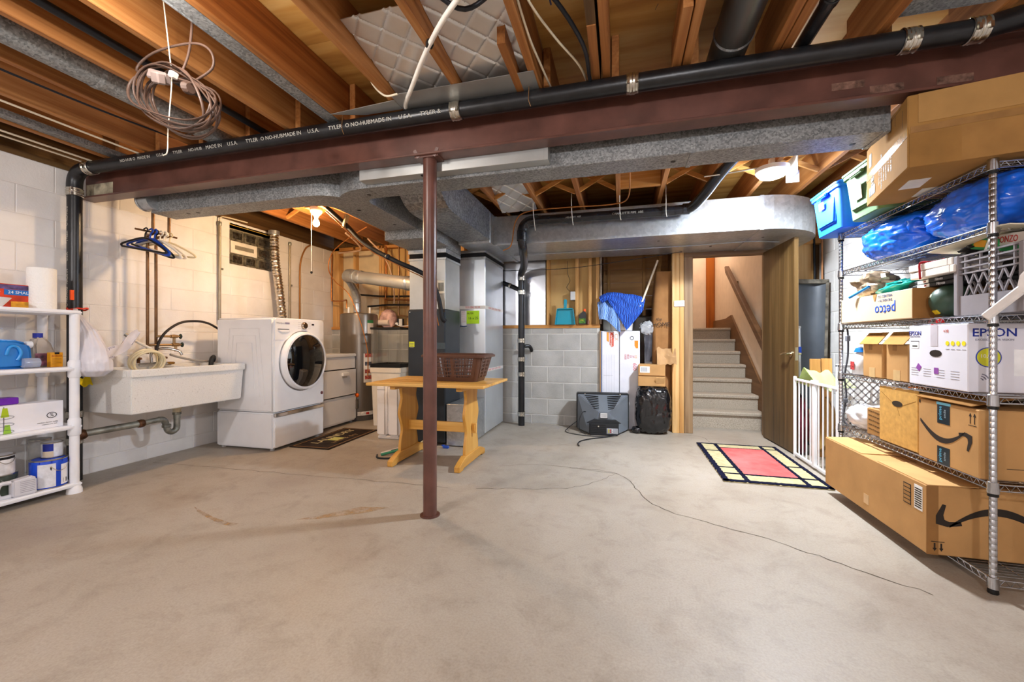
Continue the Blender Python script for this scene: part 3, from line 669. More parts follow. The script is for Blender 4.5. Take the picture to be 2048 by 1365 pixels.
MB().tube([(-.02, -.02, .09), (-.19, -.01, .16), (-.10, 0, .23), (.10, .01, .24), (.19, .02, .20), (.19, .03, .13), (.08, .02, .075)], .005, 8).build('loop', M_CORD, ec, smooth=60)
so = MB().obox((-.04, -.02, .10), (.085, .04, .04), (0, R(18), R(10))).obox((-.01, -.045, .075), (.045, .035, .045), (R(20), R(18), 0)).build('socket', M('8a7a74', .45), ec, .006)
MB().obox((.04, -.02, .095), (.03, .028, .028), (0, R(25), 0)).build('plug', M('d8d2cc', .4), ec, .005)
for k in range(3): MB().lathe([(.02, -.006), (.026, 0), (.02, .006)], (.085 + .01 * k, 0, .045 - .003 * k), 12, 'x').build('tie', M_CORD, ec)
o = MB().tube([(-1.90, 1.30, JT), (-1.875, 1.32, 2.28), (-1.87, 1.325, 2.18), (-1.905, 1.335, 1.98), (-1.91, 1.335, 1.88), (-1.935, 1.335, 1.865)], .0024, 6).build('pull_string', M('efe6d2', .7)); tag(o, 'thin white pull string dangling through the cord coil', 'string')
# ---------------------------------------------------------------- cables along the joists
def cable(name, lb, pts, r, mat, cat='cable', sub=6): return tag(MB().tube(pts, r, 8, sub).build(name, mat, smooth=60), lb, cat)
M_BCAB = M('1b1d22', .4); M_WCAB = M('d9cdb4', .55, var=.04)
cable('black_cable', 'thick black cable swooping across the front joists', [(-1.55, 1.06, JB + .06), (-1.30, 1.10, JB + .04), (-1.10, 1.17, JB - .0), (-.93, 1.25, JB + .01), (-.80, 1.34, JB + .06), (-.63, 1.52, JB - .005), (-.50, 1.55, JB + .05), (-.40, 1.52, JB + .08), (-.28, 1.62, JB + .06), (-.17, 1.85, JB - .0), (-.155, 2.08, JB - .02), (-.15, 2.2, JB)], .0095, M_BCAB)
wc = T('white_tube', 'white plastic tube curving under the joists to the pipe', 'tube', (-.9, 1.6, JB))
MB().tube([(.75, -.42, -.006), (.50, -.27, -.012), (.25, -.10, -.014), (.04, .10, -.014), (-.16, .33, -.012), (-.26, .45, -.004), (-.29, .50, .0)], .011, 10, 6).build('tube', M('ece6dc', .4), wc, smooth=60)
for p in ((.075, .065, -.008), (.47, -.25, -.006)): MB().obox(p, (.03, .03, .03), (0, 0, R(45))).build('clip', M_BLK, wc, .003)
o = cable('white_cable', 'stub of white cable poking down beside a joist', [(-1.45, 1.0, JT), (-1.45, 1.02, 2.5), (-1.44, 1.06, 2.42), (-1.43, 1.08, 2.41)], .005, M_WCAB)
cable('white_cable', 'short white cable bent under the joist left of the foil', [(-1.27, 1.86, 2.46), (-1.27, 1.90, 2.41), (-1.23, 1.95, 2.372), (-1.16, 1.96, 2.375)], .0055, M_WCAB)
cable('white_cable', 'white cable running down a joist right of the foil panels', [(-.40, 1.3, 2.58), (-.405, 1.45, 2.45), (-.40, 1.75, 2.41), (-.38, 1.98, 2.40), (-.36, 2.3, 2.42)], .0055, M_WCAB)
cable('white_cable', 'white cable crossing the bay to the double joist', [(-.405, 1.5, 2.50), (-.37, 1.66, 2.46), (-.29, 1.85, 2.43), (-.20, 2.02, 2.40), (-.17, 2.25, 2.42)], .0055, M_WCAB)
cable('blue_wire', 'thin blue wire dropping through the subfloor bay', [(-.33, 1.2, JT), (-.32, 1.35, 2.58), (-.31, 1.6, 2.55), (-.30, 1.78, 2.53)], .004, M('3c3f66', .5))
cable('orange_wire', 'thin orange wire along a joist by the grey vent pipe', [(.335, .6, 2.50), (.335, 1.1, 2.46), (.325, 1.5, 2.43)], .004, M('d8742a', .5))
cable('copper_tube', 'copper tube drooping past the far joists to the waste pipe', [(.06, 2.7, 2.42), (.06, 3.2, 2.36), (.05, 3.75, 2.31), (-.1, 3.86, 2.30), (-.5, 3.87, 2.31), (-.88, 3.90, 2.31), (-1.02, 3.95, 2.24), (-1.08, 4.0, 2.02), (-1.17, 4.02, 1.97)], .006, M('b3763f', .4, .6))
cable('black_cable', 'thin black wire strung across the framing under the back duct', [(-1.4, 4.8, 1.90), (-.6, 4.85, 1.905), (.1, 4.85, 1.97), (.65, 4.9, 2.04)], .0035, M_BCAB)
for k, (x, z, lb) in enumerate(((-3.30, JB - .006, 'white cable stapled under a joist, third from the left wall'), (-3.86, JB - .006, 'white cable stapled above the left wall, lower run'), (-3.78, JB - .004, 'white cable stapled above the left wall, upper run'))):
    cable('white_cable', lb, [(x, .3, z), (x + .005, 1.2, z - .003), (x, 2.12, z)], .0065, M_WCAB)
cable('black_cable', 'pair of dark wires sagging between joists at upper left', [(-3.0, .3, JB + .03), (-2.92, 1.1, JB - .01), (-2.90, 1.7, JB + .0), (-2.85, 2.3, JB + .03)], .006, M_BCAB)
cable('black_cable', 'dark pipe insulation run between the upper left joists', [(-2.30, .2, JB + .06), (-2.30, 1.2, JB + .06), (-2.30, 2.3, JB + .06)], .02, M_BCAB)
cable('white_cable', 'loose pale wires by the dome light', [(.86, 2.75, 2.40), (.90, 2.95, 2.38), (.88, 3.05, 2.34), (.93, 3.15, 2.33), (1.0, 3.22, 2.335)], .004, M('c9c9c9', .5))
cable('metal_strap', 'punched steel strap across the grey bend', [(.62, 3.48, 2.335), (.80, 3.48, 2.345), (1.0, 3.47, 2.36)], .007, M_STEEL, 'strap')
# ================================================================ left side
M_PLW = M('e9ebf0', .38, var=.015, name='white_plastic'); M_CHROME = M('c4c4c4', .18, 1, .04, 20, name='chrome')
# white plastic shelf unit by the wall
su = T('plastic_shelf_unit', 'white plastic shelf unit at the left edge by the sink', 'shelf', (-3.83, 1.54, 0))
SZ = (.045, .445, .845, 1.235)
for z in SZ:
    MB().box(-.195, .195, -.45, .45, z, z + .028).build('shelf_board', M_PLW, su, .008, 2)
for x in (-.165, .165):
    for y in (-.42, .42):
        zs = (0,) + tuple(q for q in SZ[1:])
        p = MB().cyl((x, y, .0), (x, y, 1.24), .026, n=16).build('post', M_PLW, su, smooth=40)
        MB().lathe([(.042, 0), (.04, .025), (.028, .06)], (x, y, 0), 16).build('foot', M_PLW, p, smooth=40)
        for z in SZ[1:3]: MB().lathe([(.026, -.05), (.034, -.04), (.034, .06), (.026, .075)], (x, y, z), 16).build('collar', M_PLW, p, smooth=40)
# things on it
o = T('paper_towel_roll', 'white roll of quilted paper towel on the top white shelf', 'paper towel', (-3.80, 1.86, 1.263))
def mk_quilt():
    m, nt, b, N, L = new_mat('paper_towel'); v = coords(N, L, (1, 1, 1)); ww = N.new('ShaderNodeTexVoronoi'); ww.inputs['Scale'].default_value = 90; L.new(v, ww.inputs['Vector'])
    b.inputs['Base Color'].default_value = (*lin('f0efec'), 1); b.inputs['Roughness'].default_value = .9; bump(N, L, b, ww.outputs['Distance'], .5, .004); return m
MB().lathe([(.021, 0), (.068, 0), (.070, .004), (.070, .276), (.068, .28), (.021, .28)], n=40, cap=False).build('sheets', mk_quilt(), o, smooth=40)
MB().lathe([(.021, .279), (.021, .0)], n=20, cap=False).build('core', M('a5835c', .8), o)
o = T('storage_bag_box', 'red and orange carton of storage bags beside the towel roll', 'box', (-3.86, 1.71, 1.263), R(90))
MB().box(-.085, .085, -.07, .07, 0, .155).build('carton', M('c9380c', .5, var=.15, sc=12), o, .002)
MB().box(-.03, .085, -.0715, -.069, .085, .12).build('blue_band', M('1668b8', .5), o)
MB().box(-.085, .085, -.0712, -.069, .122, .15).build('purple_band', M('5d4a7c', .5, var=.4, sc=14), o)
text('24 SMALL', .026, (.04, -.0718, .102), (R(90), 0, 0), M_WHT, o); text('LOC', .03, (-.07, -.0718, .085), (R(90), R(-55), 0), M_WHT, o)
MB().box(-.0, .085, -.0715, -.069, .006, .045).build('yellow_patch', M('d89a1a', .5, var=.2, sc=20), o)
o = T('plastic_tray', 'white scoop tray with grey inside at the very edge of the top shelf', 'tray', (-3.76, 1.60, 1.263))
MB().lathe([(.05, 0), (.09, .06), (.093, .06), (.054, .004), (0, .004)], n=24).build('bowl', M_PLW, o, smooth=30)
def bottle(name, lb, loc, prof, mat, cap, capmat, n=24, sq=1, rz=0, handle=None):
    o = T(name, lb, 'bottle', loc, rz)
    b = MB().lathe(prof, n=n); b.v = [(x, y * sq, z) for x, y, z in b.v]; b.build('body', mat, o, smooth=45)
    if cap: MB().lathe(cap, n=16).build('cap', capmat, o, smooth=40)
    return o
# blue detergent jug
o = T('detergent_jug', 'big blue laundry detergent jug with a clear cap on the second shelf', 'jug', (-3.80, 1.69, .873), R(90))
M_DET = M('1673c4', .22, var=.04)
def jugfn(pts): return pts
j = MB().prism([(-.10, 0), (.085, 0), (.10, .02), (.105, .07), (.10, .13), (.085, .165), (.03, .185), (-.04, .19), (-.10, .175)], -.05, .05, 'xz'); j.build('body', M_DET, o, .018, 3, 50)
MB().tube([(.03, -.052, .055), (.045, -.056, .10), (.03, -.052, .14), (-.005, -.056, .14), (-.02, -.052, .09)], .009, 8).build('handle', M('2a8ad6', .25), o, smooth=60)
MB().lathe([(.022, 0), (.022, .03), (.018, .032)], (.085, -.01, .155), 16, 'x').build('spout', M_PLW, o, smooth=40)
MB().lathe([(.03, 0), (.032, .02), (.03, .075)], (.05, -.06, .036), 20, 'x').build('clear_cap', M('d6def0', .12, 0, .02, trans=.6, name='clear_cap'), o, smooth=40)
MB().prism([(-.11 + .045 * math.cos(t / 10 * math.pi), .085 + .075 * math.sin(t / 10 * math.pi)) for t in range(-5, 6)], -.0525, -.049, 'xz').build('label', M('e6ecf4', .4), o)
# clear jug with blue cap and orange carton
o = T('cleaner_bottle', 'clear bottle with a dark blue cap behind an orange label', 'bottle', (-3.84, 1.88, .873), R(90))
MB().prism([(-.05, 0), (.05, 0), (.055, .02), (.055, .10), (.035, .16), (.005, .20), (-.045, .205), (-.055, .15)], -.035, .035, 'xz').build('body', M('c9bfb4', .2, 0, .03, trans=.35, name='clear_jug'), o, .012, 2, 50)
MB().cyl((-.02, 0, .20), (-.02, 0, .232), .024).build('cap', M('1d2f9c', .4), o)
MB().box(-.05, .052, -.037, -.0345, .01, .095).build('label', M('7a4a5a', .5, var=.4, sc=25), o)
o = T('powder_box', 'small orange box with red print at the shelf end', 'box', (-3.775, 1.915, .873), R(90))
MB().box(-.032, .032, -.02, .02, 0, .10).build('carton', M('e09a1e', .5, var=.1), o, .002)
MB().box(-.012, .012, -.0212, -.0195, .088, .1005).build('notch', M_BLK, o)
text('BORAX', .016, (0, -.0205, .075), (R(90), 0, 0), M('a03010', .5), o)
for k in range(5): MB().box(-.024, .024, -.0205, -.0198, .055 - k * .009, .0575 - k * .009).build('print', M('8a5a10', .6), o)
# caddy carton and purple box
o = T('caddy_carton', 'white carton printed with a green shower caddy on the third shelf', 'box', (-3.75, 1.69, .473), R(90))
MB().box(-.27, .22, -.07, .05, 0, .175).build('carton', M('e6e7ee', .5, var=.015), o, .003)
for x, z, c in ((-.055, .135, 'a9c21e'), (-.045, .03, '8fbf3a')): MB().prism([(x - .018, z - .028), (x + .018, z - .028), (x + .01, z + .028), (x - .01, z + .028)], -.0715, -.0695, 'xz').build('print_bottle', M(c, .5), o)
MB().box(-.062, -.058, -.0713, -.0697, .005, .17).build('print_pole', M('6a6a70', .5), o)
for z in (.105, .06, .015): MB().sweep([(-.06 + .045 * math.cos(a * .5), -.0712, z + .011 * math.sin(a * .5)) for a in range(13)], .0011, 5, True).build('print_basket', M('55555c', .5), o)
MB().sweep([(.16 + .024 * math.cos(a * .4), -.0712, .085 + .018 * math.sin(a * .4)) for a in range(16)], .002, 5, True).build('emblem_ring', M_BLK, o); text('%', .03, (.16, -.0706, .085), (R(90), 0, 0), M_BLK, o)
text('stainless shower caddy', .011, (.14, -.0706, .04), (R(90), 0, 0), M('666666', .5), o); text('organize your bath', .010, (.15, -.0706, .027), (R(90), 0, 0), M('888888', .5), o)
MB().obox((-.19, -.005, .178), (.14, .1, .004)).build('flap', M('e6e7ee', .5), o)
o = tag(MB().box(-.11, .10, -.05, .05, 0, .042).build('purple_box', M('6a1fa8', .35, var=.1), bevel=.004), 'flat purple box lying on the caddy carton', 'box'); o.location = (-3.78, 1.62, .650); o.rotation_euler = (0, 0, R(90))
text('sealed', .03, (-.02, -.0505, .02), (R(90), 0, 0), M('a878d8', .4), o)
# paint cans
M_TIN = M('b8b6b0', .3, 1, .06, 18, name='tin')
def can(lb, loc, r, h, side, rz=90, bands=(), wire=True, lid='rim'):
    o = T('paint_can', lb, 'paint can', loc, R(rz), 'paint cans on the bottom white shelf')
    MB().lathe([(r * .97, 0), (r, .004), (r, h - .004), (r * .97, h)], n=32).build('body', side, o, smooth=40)
    MB().lathe([(r * 1.02, h - .006), (r * 1.03, h), (r * .9, h + .002), (r * .86, h - .004), (0, h - .004)], n=32).build('lid', M_TIN, o, smooth=30)
    MB().lathe([(r * 1.02, 0), (r * 1.02, .006)], n=32, cap=False).build('rim', M_TIN, o)
    for a0, a1, z0, z1, mt in bands:
        n = 10; pts = [(math.cos(R(a0 + (a1 - a0) * k / n)) * (r + .0008), math.sin(R(a0 + (a1 - a0) * k / n)) * (r + .0008)) for k in range(n + 1)]
        MB().add([(x, y, z0) for x, y in pts] + [(x, y, z1) for x, y in pts], [(k, k + 1, n + 2 + k, n + 1 + k) for k in range(n)]).build('label', mt, o, smooth=60)
    if wire: MB().tube([(-r * .4, -r * .98, h * .78), (-r * .1, -r * 1.25, h * .62), (r * .3, -r * 1.28, h * .66), (r * .75, -r * .75, h * .8)], .002, 5).build('bail', M_TIN, o)
    return o
M_BLUEP = M('1c49c8', .4, var=.1); M_LBL = M('d9dbe2', .5, var=.05, sc=40)
c1 = can('large blue paint pail with a black bail knob on the bottom shelf', (-3.73, 1.86, .073), .088, .19, M_BLUEP, 90, ((-150, -95, .012, .165, M_LBL), (-78, -40, .015, .15, M('e8eaf2', .5)), (-180, 180, .168, .184, M('1636b0', .4))))
MB().lathe([(.0, 0), (.024, .002), (.02, .008), (0, .009)], (-.01, -.086, .135), 16, 'y').build('knob', M_BLK, c1)
for k in range(6): MB().box(-.004 + k * .005, -.0015 + k * .005, -.0, .0004, 0, .03).build('bar_code', M_BLK, c1, loc=(.035, -.0815, .025), rot=(0, 0, R(27)))
can('small white labelled tin standing on the blue paint pail', (-3.745, 1.885, .266), .052, .10, M('d5d7dc', .4, var=.05, sc=30), 90, ((-170, -110, .045, .098, M('20308c', .4)), (-170, -110, .004, .043, M('c9b9a0', .4)), (-108, -80, .004, .096, M_LBL)), False)
can('grey tin at the back of the bottom shelf', (-3.90, 1.90, .073), .055, .30, M('a9a9a6', .4, var=.1), 90, (), False)
can('white tin stacked above the dark tin at the shelf edge', (-3.76, 1.64, .216), .07, .125, M('d9d9dd', .4, var=.08, sc=30), 90, ((-150, -40, .10, .115, M_BLK),), True)
can('dark green tin with a round emblem at the shelf edge', (-3.80, 1.67, .073), .07, .14, M('4a5348', .4, var=.2), 90, ((-60, -30, .04, .09, M('e4e4ea', .4)),), True)
o = T('handled_jug', 'low white plastic jug with a handle at the front of the bottom shelf', 'jug', (-3.68, 1.68, .073), R(84))
MB().prism([(-.02, 0), (.085, 0), (.085, .10), (.07, .115), (-.02, .105)], -.032, .032, 'xz').build('body', M('cfcfd6', .4, var=.03), o, .008, 2, 50)
MB().tube([(-.02, 0, .095), (-.06, 0, .095), (-.075, 0, .07), (-.075, 0, .03), (-.06, 0, .01), (-.02, 0, .01)], .013, 10).build('handle', M('cfcfd6', .4, var=.03), o, smooth=60)
for k in range(7): MB().box(.01, .075, -.0326, -.0318, .09 - k * .011, .0925 - k * .011).build('print', M('8d8d98', .6), o)
# grocery bag tied to the drain pipe
def bagmesh(prof, seed, amp, n=48, fold=14):
    m = MB(); rs = []
    for k, (r, z, ox, oy) in enumerate(prof):
        ring = []
        for i in range(n):
            a = 2 * math.pi * i / n; q = 1 + amp * noise.noise(Vector((math.cos(a) * 3, math.sin(a) * 3, z * 7 + seed))) + amp * .5 * math.sin(fold * a + seed + z * 5) * (1 - .5 * k / len(prof))
            ring.append((ox + r * q * math.cos(a), oy + r * .7 * q * math.sin(a), z))
        rs.append(ring)
    return m.rings(rs)
def smoothprof(P, n=5): return [tuple(q) for q in [tuple(v) for v in _cm4(P, n)]]
def _cm4(P, n):
    out = []
    for i in range(len(P) - 1):
        for k in range(n):
            t = k / n; t = t * t * (3 - 2 * t) if False else t
            out.append([a + (b - a) * t for a, b in zip(P[i], P[i + 1])])
    out.append(P[-1]); return out
M_BAG = M('e4e2ea', .3, 0, .03, 10, .3, 'thin_white_film', alpha=.82)
o = T('grocery_bag', 'white grocery bag tied by a red band to the black drop pipe', 'bag', (-3.67, 2.065, .79))
bagmesh(_cm4([(.012, .50, -.22, .02), (.022, .47, -.19, .01), (.04, .41, -.12, 0), (.06, .33, -.05, 0), (.095, .22, -.01, .0), (.13, .11, .0, .0), (.125, .05, .01, .0), (.07, .008, .01, .0), (.01, .0, .01, .0)], 6), 3, .12).build('film', M_BAG, o, smooth=60)
MB().sweep([(-.27 + .055 * math.cos(a * .45), .06 + .055 * math.sin(a * .45), .50 + .008 * math.sin(a)) for a in range(14)], .006, 6, True).build('red_tie', M('d83a20', .4), o, smooth=60)
MB().sheet(16, 12, lambda u, v: (.0 - .12 * u + .03 * math.sin(u * 6 + v * 3), .06 + .30 * u, .20 + .05 * u - v * (.15 - .12 * u) + .10 * u * u + .012 * math.sin(9 * u + 5 * v)), .002).build('handle_tail', M_BAG, o, smooth=60)
for z in (.20, .13): text('thank you', .026, (.095, .02, z), (R(90), R(-25), R(75)), M('6a6a8a', .6), o)
MB().sph((0, 0, .06), (.085, .06, .05), 18, 12, lambda d: 1 + .3 * noise.noise(d * 4)).build('contents', M('a9b4cc', .5, var=.2, sc=20), o, smooth=60)
# ---------------------------------------------------------------- laundry sink
def mk_speck():
    m, nt, b, N, L = new_mat('cast_stone'); v = coords(N, L, (1, 1, 1)); f = nz(N, L, v, 130, 2, .5); g = nz(N, L, v, 3, 4)
    c = ramp(N, L, f, [(.24, 'a19e98'), (.33, 'dddcd9'), (.7, 'e6e6e3')]); L.new(c, b.inputs['Base Color']); b.inputs['Roughness'].default_value = .5; return m
M_STONE = mk_speck()
sk_ = T('laundry_sink', 'speckled white double laundry sink hung on the block wall', 'sink', (-3.775, 2.665, .5))
X0, X1, Y0, Y1 = -.285, .285, -.475, .475
def frust(m, x0, x1, y0, y1, z0, a0, a1, b0, b1, z1): return m.add([(x0, y0, z0), (x1, y0, z0), (x1, y1, z0), (x0, y1, z0), (a0, b0, z1), (a1, b0, z1), (a1, b1, z1), (a0, b1, z1)], [(0, 3, 2, 1), (4, 5, 6, 7), (0, 1, 5, 4), (1, 2, 6, 5), (2, 3, 7, 6), (3, 0, 4, 7)])
basin = MB(); oz = .285
outer_b = [(X0, Y0 + .02), (X1 - .03, Y0 + .02), (X1 - .03, Y1 - .02), (X0, Y1 - .02)]; outer_t = [(X0, Y0 + .008), (X1 - .012, Y0 + .008), (X1 - .012, Y1 - .008), (X0, Y1 - .008)]
def ringq(p, z): return [(x, y, z) for x, y in p]
basin.rings([ringq(outer_b, 0), ringq(outer_t, oz)], cap=True); basin.build('tub_body', M_STONE, sk_, .006, 2)
# rim: outer lip with two openings
rim = MB(); z0, z1 = .275, .335
for bx in ((X0, X0 + .05, Y0, Y1), (X1 - .045, X1, Y0, Y1), (X0 + .05, X1 - .045, Y0, Y0 + .045), (X0 + .05, X1 - .045, Y1 - .045, Y1), (X0 + .05, X1 - .045, -.02, .02)):
    MB().box(*bx, z0, z1).build('rim', M_STONE, sk_, .006, 2)
for y in (-.24, .24):
    MB().lathe([(.0, 0), (.04, 0), (.045, .003), (.03, .004), (0, .002)], (0, y, oz), 20).build('drain', M_CHROME, sk_)
o = sk_
M_RUST = M('6b4a33', .55, .6, .3, 25, .3, 'rusty_iron'); M_GPIPE = M('8d8f88', .45, .7, .2, 14, .1, 'old_galvanized_pipe')
dt = T('sink_drain', 'grey trap and long sloping drain pipe below the sink', 'pipe', (-3.78, 2.70, .25))
MB().lathe([(.055, .25), (.05, .22), (.03, .20), (.03, .17)], (0, .02, 0), 16).build('flange', M('c9c0a8', .5), dt, smooth=40)
MB().cyl((0, .02, .12), (0, .02, .19), .026, n=16).build('tail_piece', M_GPIPE, dt, smooth=40)
MB().tube([(0, .02, .15), (0, .02, .08), (0, .015, .03), (0, -.02, .01), (0, -.055, .03), (0, -.07, .085), (0, -.09, .125), (0, -.13, .135)], .024, 14, 6).build('trap', M_GPIPE, dt, smooth=50)
for p, a in (((0, .02, .165), 'z'), ((0, -.065, .07), 'z')): MB().lathe([(.027, -.014), (.032, -.01), (.032, .01), (.027, .014)], p, 12, a).build('slip_nut', M_GPIPE, dt)
MB().cyl((0, -.12, .135), (0, -.27, .128), .022, n=14).build('pipe', M_GPIPE, dt, smooth=50)
MB().cyl((0, -.26, .128), (-.12, -.56, .105), .026, n=14).build('pipe', M_GPIPE, dt, smooth=50)
MB().lathe([(.03, -.02), (.034, 0), (.03, .02)], (0, -.26, .128), 12, 'y').build('coupling', M_RUST, dt)
MB().sph((-.125, -.575, .10), (.04, .045, .04)).build('tee', M_RUST, dt, smooth=60)
# supply pipes, taps
M_COPO = M('6e5136', .4, .7, .2, 10, 0, 'aged_copper'); M_BRS = M('9a7d58', .4, .8, .15, 20, 0, 'tarnished_brass')
for k, (y, yy) in enumerate(((2.568, 2.53), (2.634, 2.655))):
    o = T('supply_pipe', ('old copper water pipe above the sink, the one nearer the drop pipe', 'old copper water pipe above the sink, the one nearer the washer')[k], 'pipe', (-3.9, y, .94), group='water pipes above the sink')
    MB().tube([(0, 0, 0), (0, 0, .5), (0, 0, .97), (.01, (yy - y) * .15, 1.005), (.11, (yy - y) * .85, 1.01), (.12, yy - y, 1.05), (.12, yy - y, 1.3), (.12, yy - y, 1.44)], .0115, 10, 4).build('pipe', M_COPO, o, smooth=50)
    z = .15 if k else .075; ln = .12 if k else .20
    MB().tube([(0, 0, z), (.03, .04, z), (.04, ln, z)], .010, 8, 4).build('branch', M_BRS, o, smooth=50)
    MB().lathe([(.015, -.03), (.018, 0), (.014, .03)], (.04, ln, z), 12, 'y').build('valve', M_BRS, o)
    MB().cyl((.04, ln, z - .005), (.04, ln, z - .06), .011, n=10).build('spout', M_BRS, o)
    MB().lathe([(.018, -.005), (.024, 0), (.018, .005)], (.04, ln + .055, z), 8, 'y').build('handle', M('2f4038', .4, .3), o); MB().cyl((.04, ln, z), (.04, ln + .055, z), .006, n=8).build('stem', M_BRS, o)
o = T('sink_faucet', 'tarnished swivel faucet at the back of the sink', 'faucet', (-3.90, 2.60, .835))
MB().box(-.03, .03, -.12, .12, 0, .03).build('body', M_CHROME, o, .01, 2)
MB().tube([(0, 0, .03), (.0, .0, .11), (.05, .05, .15), (.12, .13, .13), (.14, .15, .09)], .011, 10).build('spout', M_CHROME, o, smooth=50)
for y in (-.10, .10): MB().lathe([(.012, .03), (.012, .055), (.025, .06), (.022, .075), (0, .08)], (0, y, 0), 12).build('knob', M_RUST, o, smooth=40)
cable('washer_hose', 'black rubber hose arching from the taps to the washer', [(-3.86, 2.63, .86), (-3.86, 2.61, .97), (-3.86, 2.67, 1.11), (-3.86, 2.80, 1.21), (-3.87, 2.95, 1.235), (-3.88, 3.08, 1.22), (-3.90, 3.2, 1.17)], .011, M('2a241f', .45), 'hose')
cable('drain_hose', 'grey hose draped from the faucet into the far basin', [(-3.86, 2.72, .93), (-3.85, 2.80, .90), (-3.86, 2.95, .865), (-3.86, 3.08, .85)], .010, M('8d8a86', .5), 'hose')
cable('black_hose', 'black hose hooked over the sink rim beside the washer', [(-3.80, 3.04, .72), (-3.80, 3.05, .86), (-3.81, 3.08, .895), (-3.85, 3.11, .86), (-3.88, 3.11, .85)], .02, M('1b1a19', .45), 'hose')
o = T('garden_hose', 'coil of cream hose with a metal end standing in the sink', 'hose', (-3.74, 2.46, .842)); rn = random.Random(8)
for k in range(5): MB().sweep([(.018 * k - .04 + .02 * math.sin(a * .3 + k), (.10 + .007 * (k % 3)) * math.cos(a * .2618 + k), .045 + (.088 + .008 * (k % 2)) * math.sin(a * .2618 + k) - .003 * k) for a in range(24)], .0085, 8, True).build('coil', M('d9cfae', .45), o, smooth=60)
MB().tube([(-.02, .05, .14), (-.08, -.02, .2), (-.10, -.06, .24)], .0105, 8).build('end', M('ddd8cc', .45), o, smooth=60); MB().cyl((-.10, -.06, .24), (-.115, -.085, .265), .014, n=10).build('coupling', M('8a8a86', .4, .7), o)
o = tag(MB().sheet(12, 6, lambda u, v: (.02 * math.sin(5 * u) + .03 * v, .13 * u, -.06 * v - .02 * u + .012 * math.sin(9 * u)), .006).build('yellow_cloth', M('e2c81e', .8), smooth=60), 'yellow cloth tucked behind the sink below the grocery bag', 'cloth'); o.location = (-3.9, 2.06, .79)
o = tag(MB().box(-.03, .03, -.045, .045, 0, .022).build('soap_bar', M('8a6424', .6), bevel=.006, seg=2), 'small brown sponge on the back rim of the sink', 'sponge'); o.location = (-4.0, 2.80, .836)
# hangers
def hanger(lb, loc, mat, rz, wide=.21, drop=.12, r=.006, tilt=0):
    o = T('clothes_hanger', lb, 'hanger', loc, group='hangers on the water pipe', rot=(0, R(tilt), R(rz)))
    MB().tube([(-wide, 0, -drop - .045), (-wide - .004, 0, -drop - .025), (-wide * .55, 0, -drop * .62 - .02), (0, 0, -.05), (wide * .55, 0, -drop * .62 - .02), (wide + .004, 0, -drop - .025), (wide, 0, -drop - .045), (wide * .5, 0, -drop - .047), (0, 0, -drop - .048), (-wide * .5, 0, -drop - .047), (-wide, 0, -drop - .045)], r, 8, 5).build('frame', mat, o, smooth=60)
    MB().tube([(0, 0, -.045), (0, 0, -.01), (.018, 0, .012), (.0, 0, .034), (-.022, 0, .02)], r * .7, 6, 5).build('hook', mat, o, smooth=60)
M_HB = M('1746b0', .35); M_HK = M('1b1b1d', .35); M_HW = M('ece6da', .4)
for k, (y, mt, rz, nm, tl) in enumerate(((2.47, M_HK, 8, 'black hanger at the drop pipe end of the bunch', 6), (2.50, M_HB, 4, 'blue hanger next to the black end hanger', 8), (2.525, M_HB, -3, 'blue hanger in the middle of the bunch', 12), (2.55, M_HK, 6, 'black hanger between the blue and white ones', 14), (2.575, M_HW, 10, 'white hanger beside the inner black one', 9), (2.60, M_HW, 3, 'white hanger in the white part of the bunch', 13), (2.625, M_HW, 14, 'white hanger second from the washer side', 10), (2.65, M('d9c9a0', .5), 20, 'cream clip hanger at the washer side of the bunch', 4))):
    hanger(nm, (-3.77 + .012 * (k % 3), y, 1.945), mt, rz, .20 + .01 * (k % 2), .10, .008, tl + 4)
o = MB().tube([(-3.78, 2.40, 1.955), (-3.78, 2.55, 1.957), (-3.78, 2.72, 1.955)], .008, 8).build('hanger_rod', M_COPO); tag(o, 'short copper rod the hangers hook onto', 'rod')
o = T('end_cap_duct', 'short round metal stub under the beam above the hangers', 'duct', (-3.63, 2.40, 2.16)); MB().lathe([(.075, -.02), (.075, .10), (0, .10)], (-.02, 0, 0), 24, 'x').build('pipe', M_GALVB, o, smooth=40); MB().lathe([(.078, -.02), (.08, -.01), (.078, 0)], (-.02, 0, 0), 24, 'x', False).build('rim', M_GALVB, o)
# conduits on the left wall
for k, (y, z0, z1, lb) in enumerate(((3.335, 1.25, 2.29, 'grey conduit on the wall left of the glass block window'), (4.27, 1.2, 2.29, 'grey conduit on the wall right of the flexible duct'))):
    o = T('conduit', lb, 'conduit', (-4.045, y, z0)); MB().cyl((0, 0, 0), (0, 0, z1 - z0), .013, n=12).build('pipe', M('9a917f', .4, .6), o, smooth=50)
    MB().lathe([(.017, -.02), (.02, 0), (.017, .02)], (0, 0, z1 - z0 - .02), 12).build('connector', M_GPIPE, o); MB().obox((0, .018, .55), (.012, .04, .02)).build('strap', M_GPIPE, o)
    if not k: MB().tube([(0, 0, z1 - z0), (.01, .0, z1 - z0 + .04), (.02, .05, z1 - z0 + .06), (.03, .3, z1 - z0 + .07)], .007, 6).build('cable', M_WCAB, o)
cable('copper_tube', 'bare brown tube curving down the wall by the far conduit', [(-4.02, 4.60, 2.33), (-4.02, 4.50, 2.25), (-4.03, 4.43, 2.05), (-4.03, 4.42, 1.7), (-4.03, 4.42, 1.2)], .010, M('a5743f', .4, .5), 'tube')
